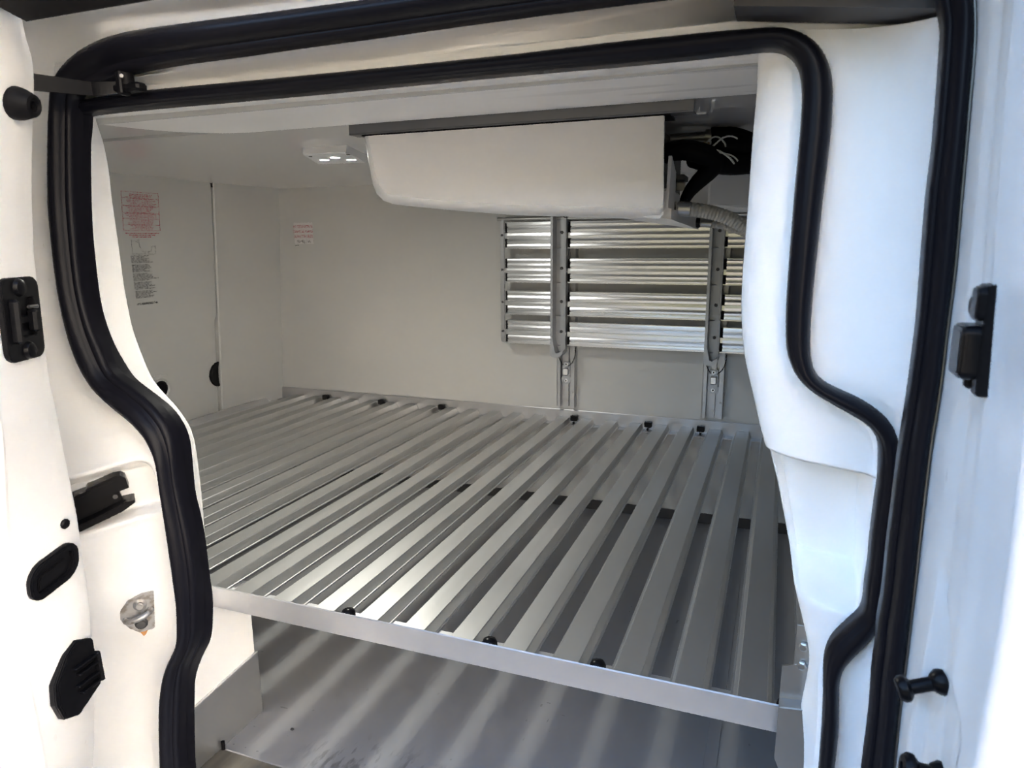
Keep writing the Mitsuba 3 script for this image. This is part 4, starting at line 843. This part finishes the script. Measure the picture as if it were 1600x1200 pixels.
def cable(name, pts, r, mat, label):
    add(name, tube(spline(pts, 50), r, 8), mat, smooth=True, label=label, category='cable', group='thin cables by the cooling unit')
cable('cable', [(-.150, 1.365, .162), (-.139, 1.36, .175), (-.127, 1.36, .182), (-.115, 1.36, .176), (-.109, 1.37, .166)], .0016, 'cable_white', 'thin pale cable arching over the black hoses')
cable('cable_001', [(-.135, 1.355, .163), (-.122, 1.355, .172), (-.110, 1.355, .180), (-.098, 1.36, .181), (-.09, 1.37, .178)], .0016, 'cable_white', 'thin pale cable rising to the right between the black hoses')
cable('cable_002', [(-.140, 1.352, .150), (-.122, 1.348, .157), (-.108, 1.35, .150), (-.098, 1.355, .142), (-.092, 1.36, .134)], .0019, 'cable_white', 'paler cable drooping to the right across the lowest black hose')
cable('cable_003', [(-.130, 1.35, .157), (-.112, 1.35, .152), (-.097, 1.355, .148), (-.086, 1.36, .138)], .0015, 'cable_white', 'thinnest pale cable beside the drooping one on the black hose')

def drain_hose(name, pts, r, rib, label):
    """Corrugated grey hose with a black collar at its root."""
    info(name, label, 'hose', 'grey drain hoses')
    c = spline(pts, 500)
    d = np.r_[0, np.cumsum(np.linalg.norm(np.diff(c, axis=0), axis=1))]
    rad = r + rib * np.abs(np.sin(d / .0060 * np.pi)) ** .6 - rib * .5
    add(name + '__pipe', tube(c, rad, 20), 'hose_grey', smooth=True)
    ax_ = c[6] - c[0]
    add(name + '__collar', lathe([[0, -.005], [r * 1.22, -.005], [r * 1.28, -.001], [r * 1.28, .006], [r * 1.15, .009], [0, .009]], c[0], ax_, 28), 'black_plastic', smooth=35)
    q = c[int(np.searchsorted(d, .011)):int(np.searchsorted(d, .035))]
    add(name + '__clamp', tube(q, r * 1.10, 20), 'steel', smooth=True, label='pale metal clamp')
drain_hose('drain_hose', [(-.190, 1.285, .054), (-.165, 1.288, .0545), (-.140, 1.292, .0515), (-.108, 1.30, .044), (-.060, 1.31, .020), (.0, 1.335, -.035), (.08, 1.36, -.10), (.20, 1.42, -.15), (.375, 1.48, -.17)], .0116, .0018, 'wide grey corrugated drain hose from the cover corner of the cooling unit')
drain_hose('drain_hose_001', [(-.176, 1.555, .0365), (-.150, 1.555, .0355), (-.120, 1.553, .0305), (-.075, 1.548, .014), (-.02, 1.542, -.02), (.08, 1.55, -.09), (.20, 1.57, -.15), (.375, 1.60, -.19)], .0080, .0018, 'narrow grey corrugated drain hose from the pan behind the wide one')

# ---------------------------------------------------------------- ceiling lamp
info('ceiling_lamp', 'small white lamp with three lit LED lenses on the ceiling', 'lamp')
add('ceiling_lamp__body', hull([(x_, y_, z_) for x_, y_, z_ in ((-1.0, 1.345, .1895), (-.893, 1.345, .1895), (-1.075, 1.50, .1895), (-.955, 1.52, .1895), (-1.002, 1.342, .1925), (-.891, 1.342, .1925), (-.889, 1.345, ZC), (-1.004, 1.345, ZC), (-1.079, 1.505, ZC), (-.950, 1.525, ZC), (-1.078, 1.503, .193), (-.951, 1.523, .193))]), 'white_plastic')
scene['led_glow'] = {'type': 'diffuse', 'reflectance': rgb(.8, .8, .75)}
for x_, y_ in ((-1.005, 1.425), (-.955, 1.395), (-.945, 1.445)):
    a_ = np.linspace(0, 2 * np.pi, 25)[:-1]
    lens = Polygon(np.stack([x_ + .0105 * np.cos(a_), y_ + .0105 * np.sin(a_)], 1))
    lens = trimesh.Trimesh([(x_, y_, .1886)] + [(x_ + .0105 * math.cos(q), y_ + .0105 * math.sin(q), .1886) for q in a_], [(0, (k + 1) % 24 + 1, k + 1) for k in range(24)], process=False)
    add('ceiling_lamp__led', lens, 'led_glow', emitter={'type': 'area', 'radiance': rgb(*[LED * c for c in (1.0, .99, .91)])})
    add('ceiling_lamp__bezel', lathe([[.0107, 0], [.0125, 0], [.0122, .0016], [.0107, .0016]], (x_, y_, .1896), (0, 0, -1), 24), 'white_plastic')
scene['lamp_beam'] = {'type': 'spot', 'to_world': mi.ScalarTransform4f().look_at(origin=[-.975, 1.425, .183], target=[-.86, 1.18, -.6], up=[1, 0, 0]), 'intensity': rgb(*[BEAM * c for c in (1.0, .975, .84)]), 'cutoff_angle': 62.0, 'beam_width': 30.0}
for x_, y_ in ((-.995, 1.36), (-.90, 1.365)):
    add('ceiling_lamp__screw', cyl((x_, y_, .1896), (x_, y_, .1885), .004, 12), 'dark_steel')

# ---------------------------------------------------------------- printed labels
RM = rear_M(.0008)
def words(y0, y1, z_, h, r, density=.85):
    """One unreadable printed line: dashes of random word lengths."""
    out = []
    q = y0
    while q < y1 - .004:
        L = min(r.uniform(.004, .016), y1 - q)
        b = trimesh.creation.box([L, h, .0003]); b.apply_translation([q + L / 2, z_, 0])
        out.append(b)
        q += L + (1 - density) * .012 + .0012
    return out
r = np.random.default_rng(11)
info('warning_notice', 'red-framed notice of unreadable red print on the rear door', 'notice')
y0, y1, z1, z0 = 1.5905, 1.7245, .156, .042
bars = []
for z_ in (z1, .1375, .115, .094, .0775, .059, z0):
    b = trimesh.creation.box([y1 - y0, .0010, .0003]); b.apply_translation([(y0 + y1) / 2, z_, 0]); bars.append(b)
for q in (y0, y1):
    b = trimesh.creation.box([.0010, z1 - z0, .0003]); b.apply_translation([q, (z0 + z1) / 2, 0]); bars.append(b)
add('warning_notice__frame', at(cat(bars), RM), 'red_ink')
lines = []
for i, z_ in enumerate(np.linspace(z1 - .007, z0 + .005, 24)):
    a = r.uniform(.008, .040) if i > 1 else .028
    b = r.uniform(.008, .040) if i > 1 else .024
    if min(abs(z_ - q) for q in (.1375, .115, .094, .0775, .059)) > .0012:
        lines += words(y0 + a, y1 - b, z_, .0019 if i < 2 else .00135, r)
add('warning_notice__print', at(cat(lines), RM), 'red_ink')
foot = []
for i, z_ in enumerate((.034, .0285, .023)):
    foot += words(y0 + .006 + .012 * i, y1 - .004 - .013 * i, z_, .0021, r, .92)
add('warning_notice__heading', at(cat(foot), RM), 'red_ink')

info('instruction_notice', 'black printed instructions with a small line drawing on the rear door', 'notice')
seg = [(1.615, .0145), (1.617, -.028), (1.702, -.030), (1.702, -.006), (1.688, -.006), (1.686, -.021), (1.654, -.021), (1.645, -.008), (1.642, .006), (1.628, .010), (1.617, .012)]
dr_ = []
for (a, b), (c, d) in zip(seg[:-1], seg[1:]):
    L = np.hypot(c - a, d - b)
    bx = trimesh.creation.box([L + .0007, .0007, .0003]); bx.apply_transform(trimesh.transformations.rotation_matrix(np.arctan2(d - b, c - a), [0, 0, 1])); bx.apply_translation([(a + c) / 2, (b + d) / 2, 0]); dr_.append(bx)
for c, d in ((1.640, .0125), (1.662, -.024), (1.676, -.024)):
    tr = trimesh.creation.torus(.0028, .0004, 16, 5); tr.apply_translation([c, d, 0]); tr.vertices[:, 2] *= .3; dr_.append(tr)
add('instruction_notice__drawing', at(cat(dr_), RM), 'black_ink')
lines = []
ztop = -.0345
for n_, wid in ((6, .082), (6, .078), (6, .092), (6, .080), (6, .082)):
    for i in range(n_):
        a = 1.608 + (-.0345 - ztop) * .07
        lines += words(a + .001, a + wid * r.uniform(.62, 1.12), ztop, .0017, r, .93)
        ztop -= .0039
    ztop -= .0036
add('instruction_notice__print', at(cat(lines), RM), 'black_ink')
logo = meshkit.text_mesh('LAMBERET', .0060, .0003, bold=True)
logo.vertices[:, 0] += logo.vertices[:, 1] * .25
logo.apply_scale([1.3, 1, 1])
logo.apply_translation([1.6300, -.1845, 0])
tick = prism(Polygon([(1.620, -.1845), (1.626, -.1845), (1.6295, -.1785), (1.6235, -.1785)]).difference(Polygon([(1.6225, -.183), (1.6255, -.183), (1.627, -.180), (1.624, -.180)])), (0, 0, 0), (1, 0, 0), (0, 1, 0), .0003)
dots = words(1.690, 1.703, -.1818, .0038, r, .9)
add('instruction_notice__logo', at(cat(logo, tick, dots), RM), 'black_ink', label='bold slanted maker name under the text')

info('load_sticker', 'small pale sticker with four red and black lines on the far wall', 'sticker')
def wall_text(t, h, xc, z_, sx=1.0):
    m = meshkit.text_mesh(t, h, .0003, bold=False)
    m.apply_scale([sx, 1, 1])
    w0 = m.bounds
    m.apply_translation([-(w0[0, 0] + w0[1, 0]) / 2, 0, 0])
    m.apply_transform(frame_to((xc, YB - .0009, z_), (1, 0, 0), (0, 0, 1), (0, -1, 0)))
    return m
add('load_sticker__backing', cbox(-1.763, -1.677, YB - .0006, YB + .0002, -.002, .078, .0001), 'sticker_white')
add('load_sticker__red_print', cat(wall_text('ATTENTION !!', .0098, -1.722, .0585, .97), wall_text('CHARGE MAXI', .0098, -1.722, .040, .95), wall_text('SUR ETAGÈRE', .0098, -1.721, .0215, .97)), 'red_ink', label='red capitals')
add('load_sticker__black_print', cat(wall_text('50 Kg / ml', .0095, -1.719, .003, 1.0), cbox(-1.762, -1.745, YB - .0011, YB - .0006, -.0085, -.0065, .0001)), 'black_ink', label='black figures')
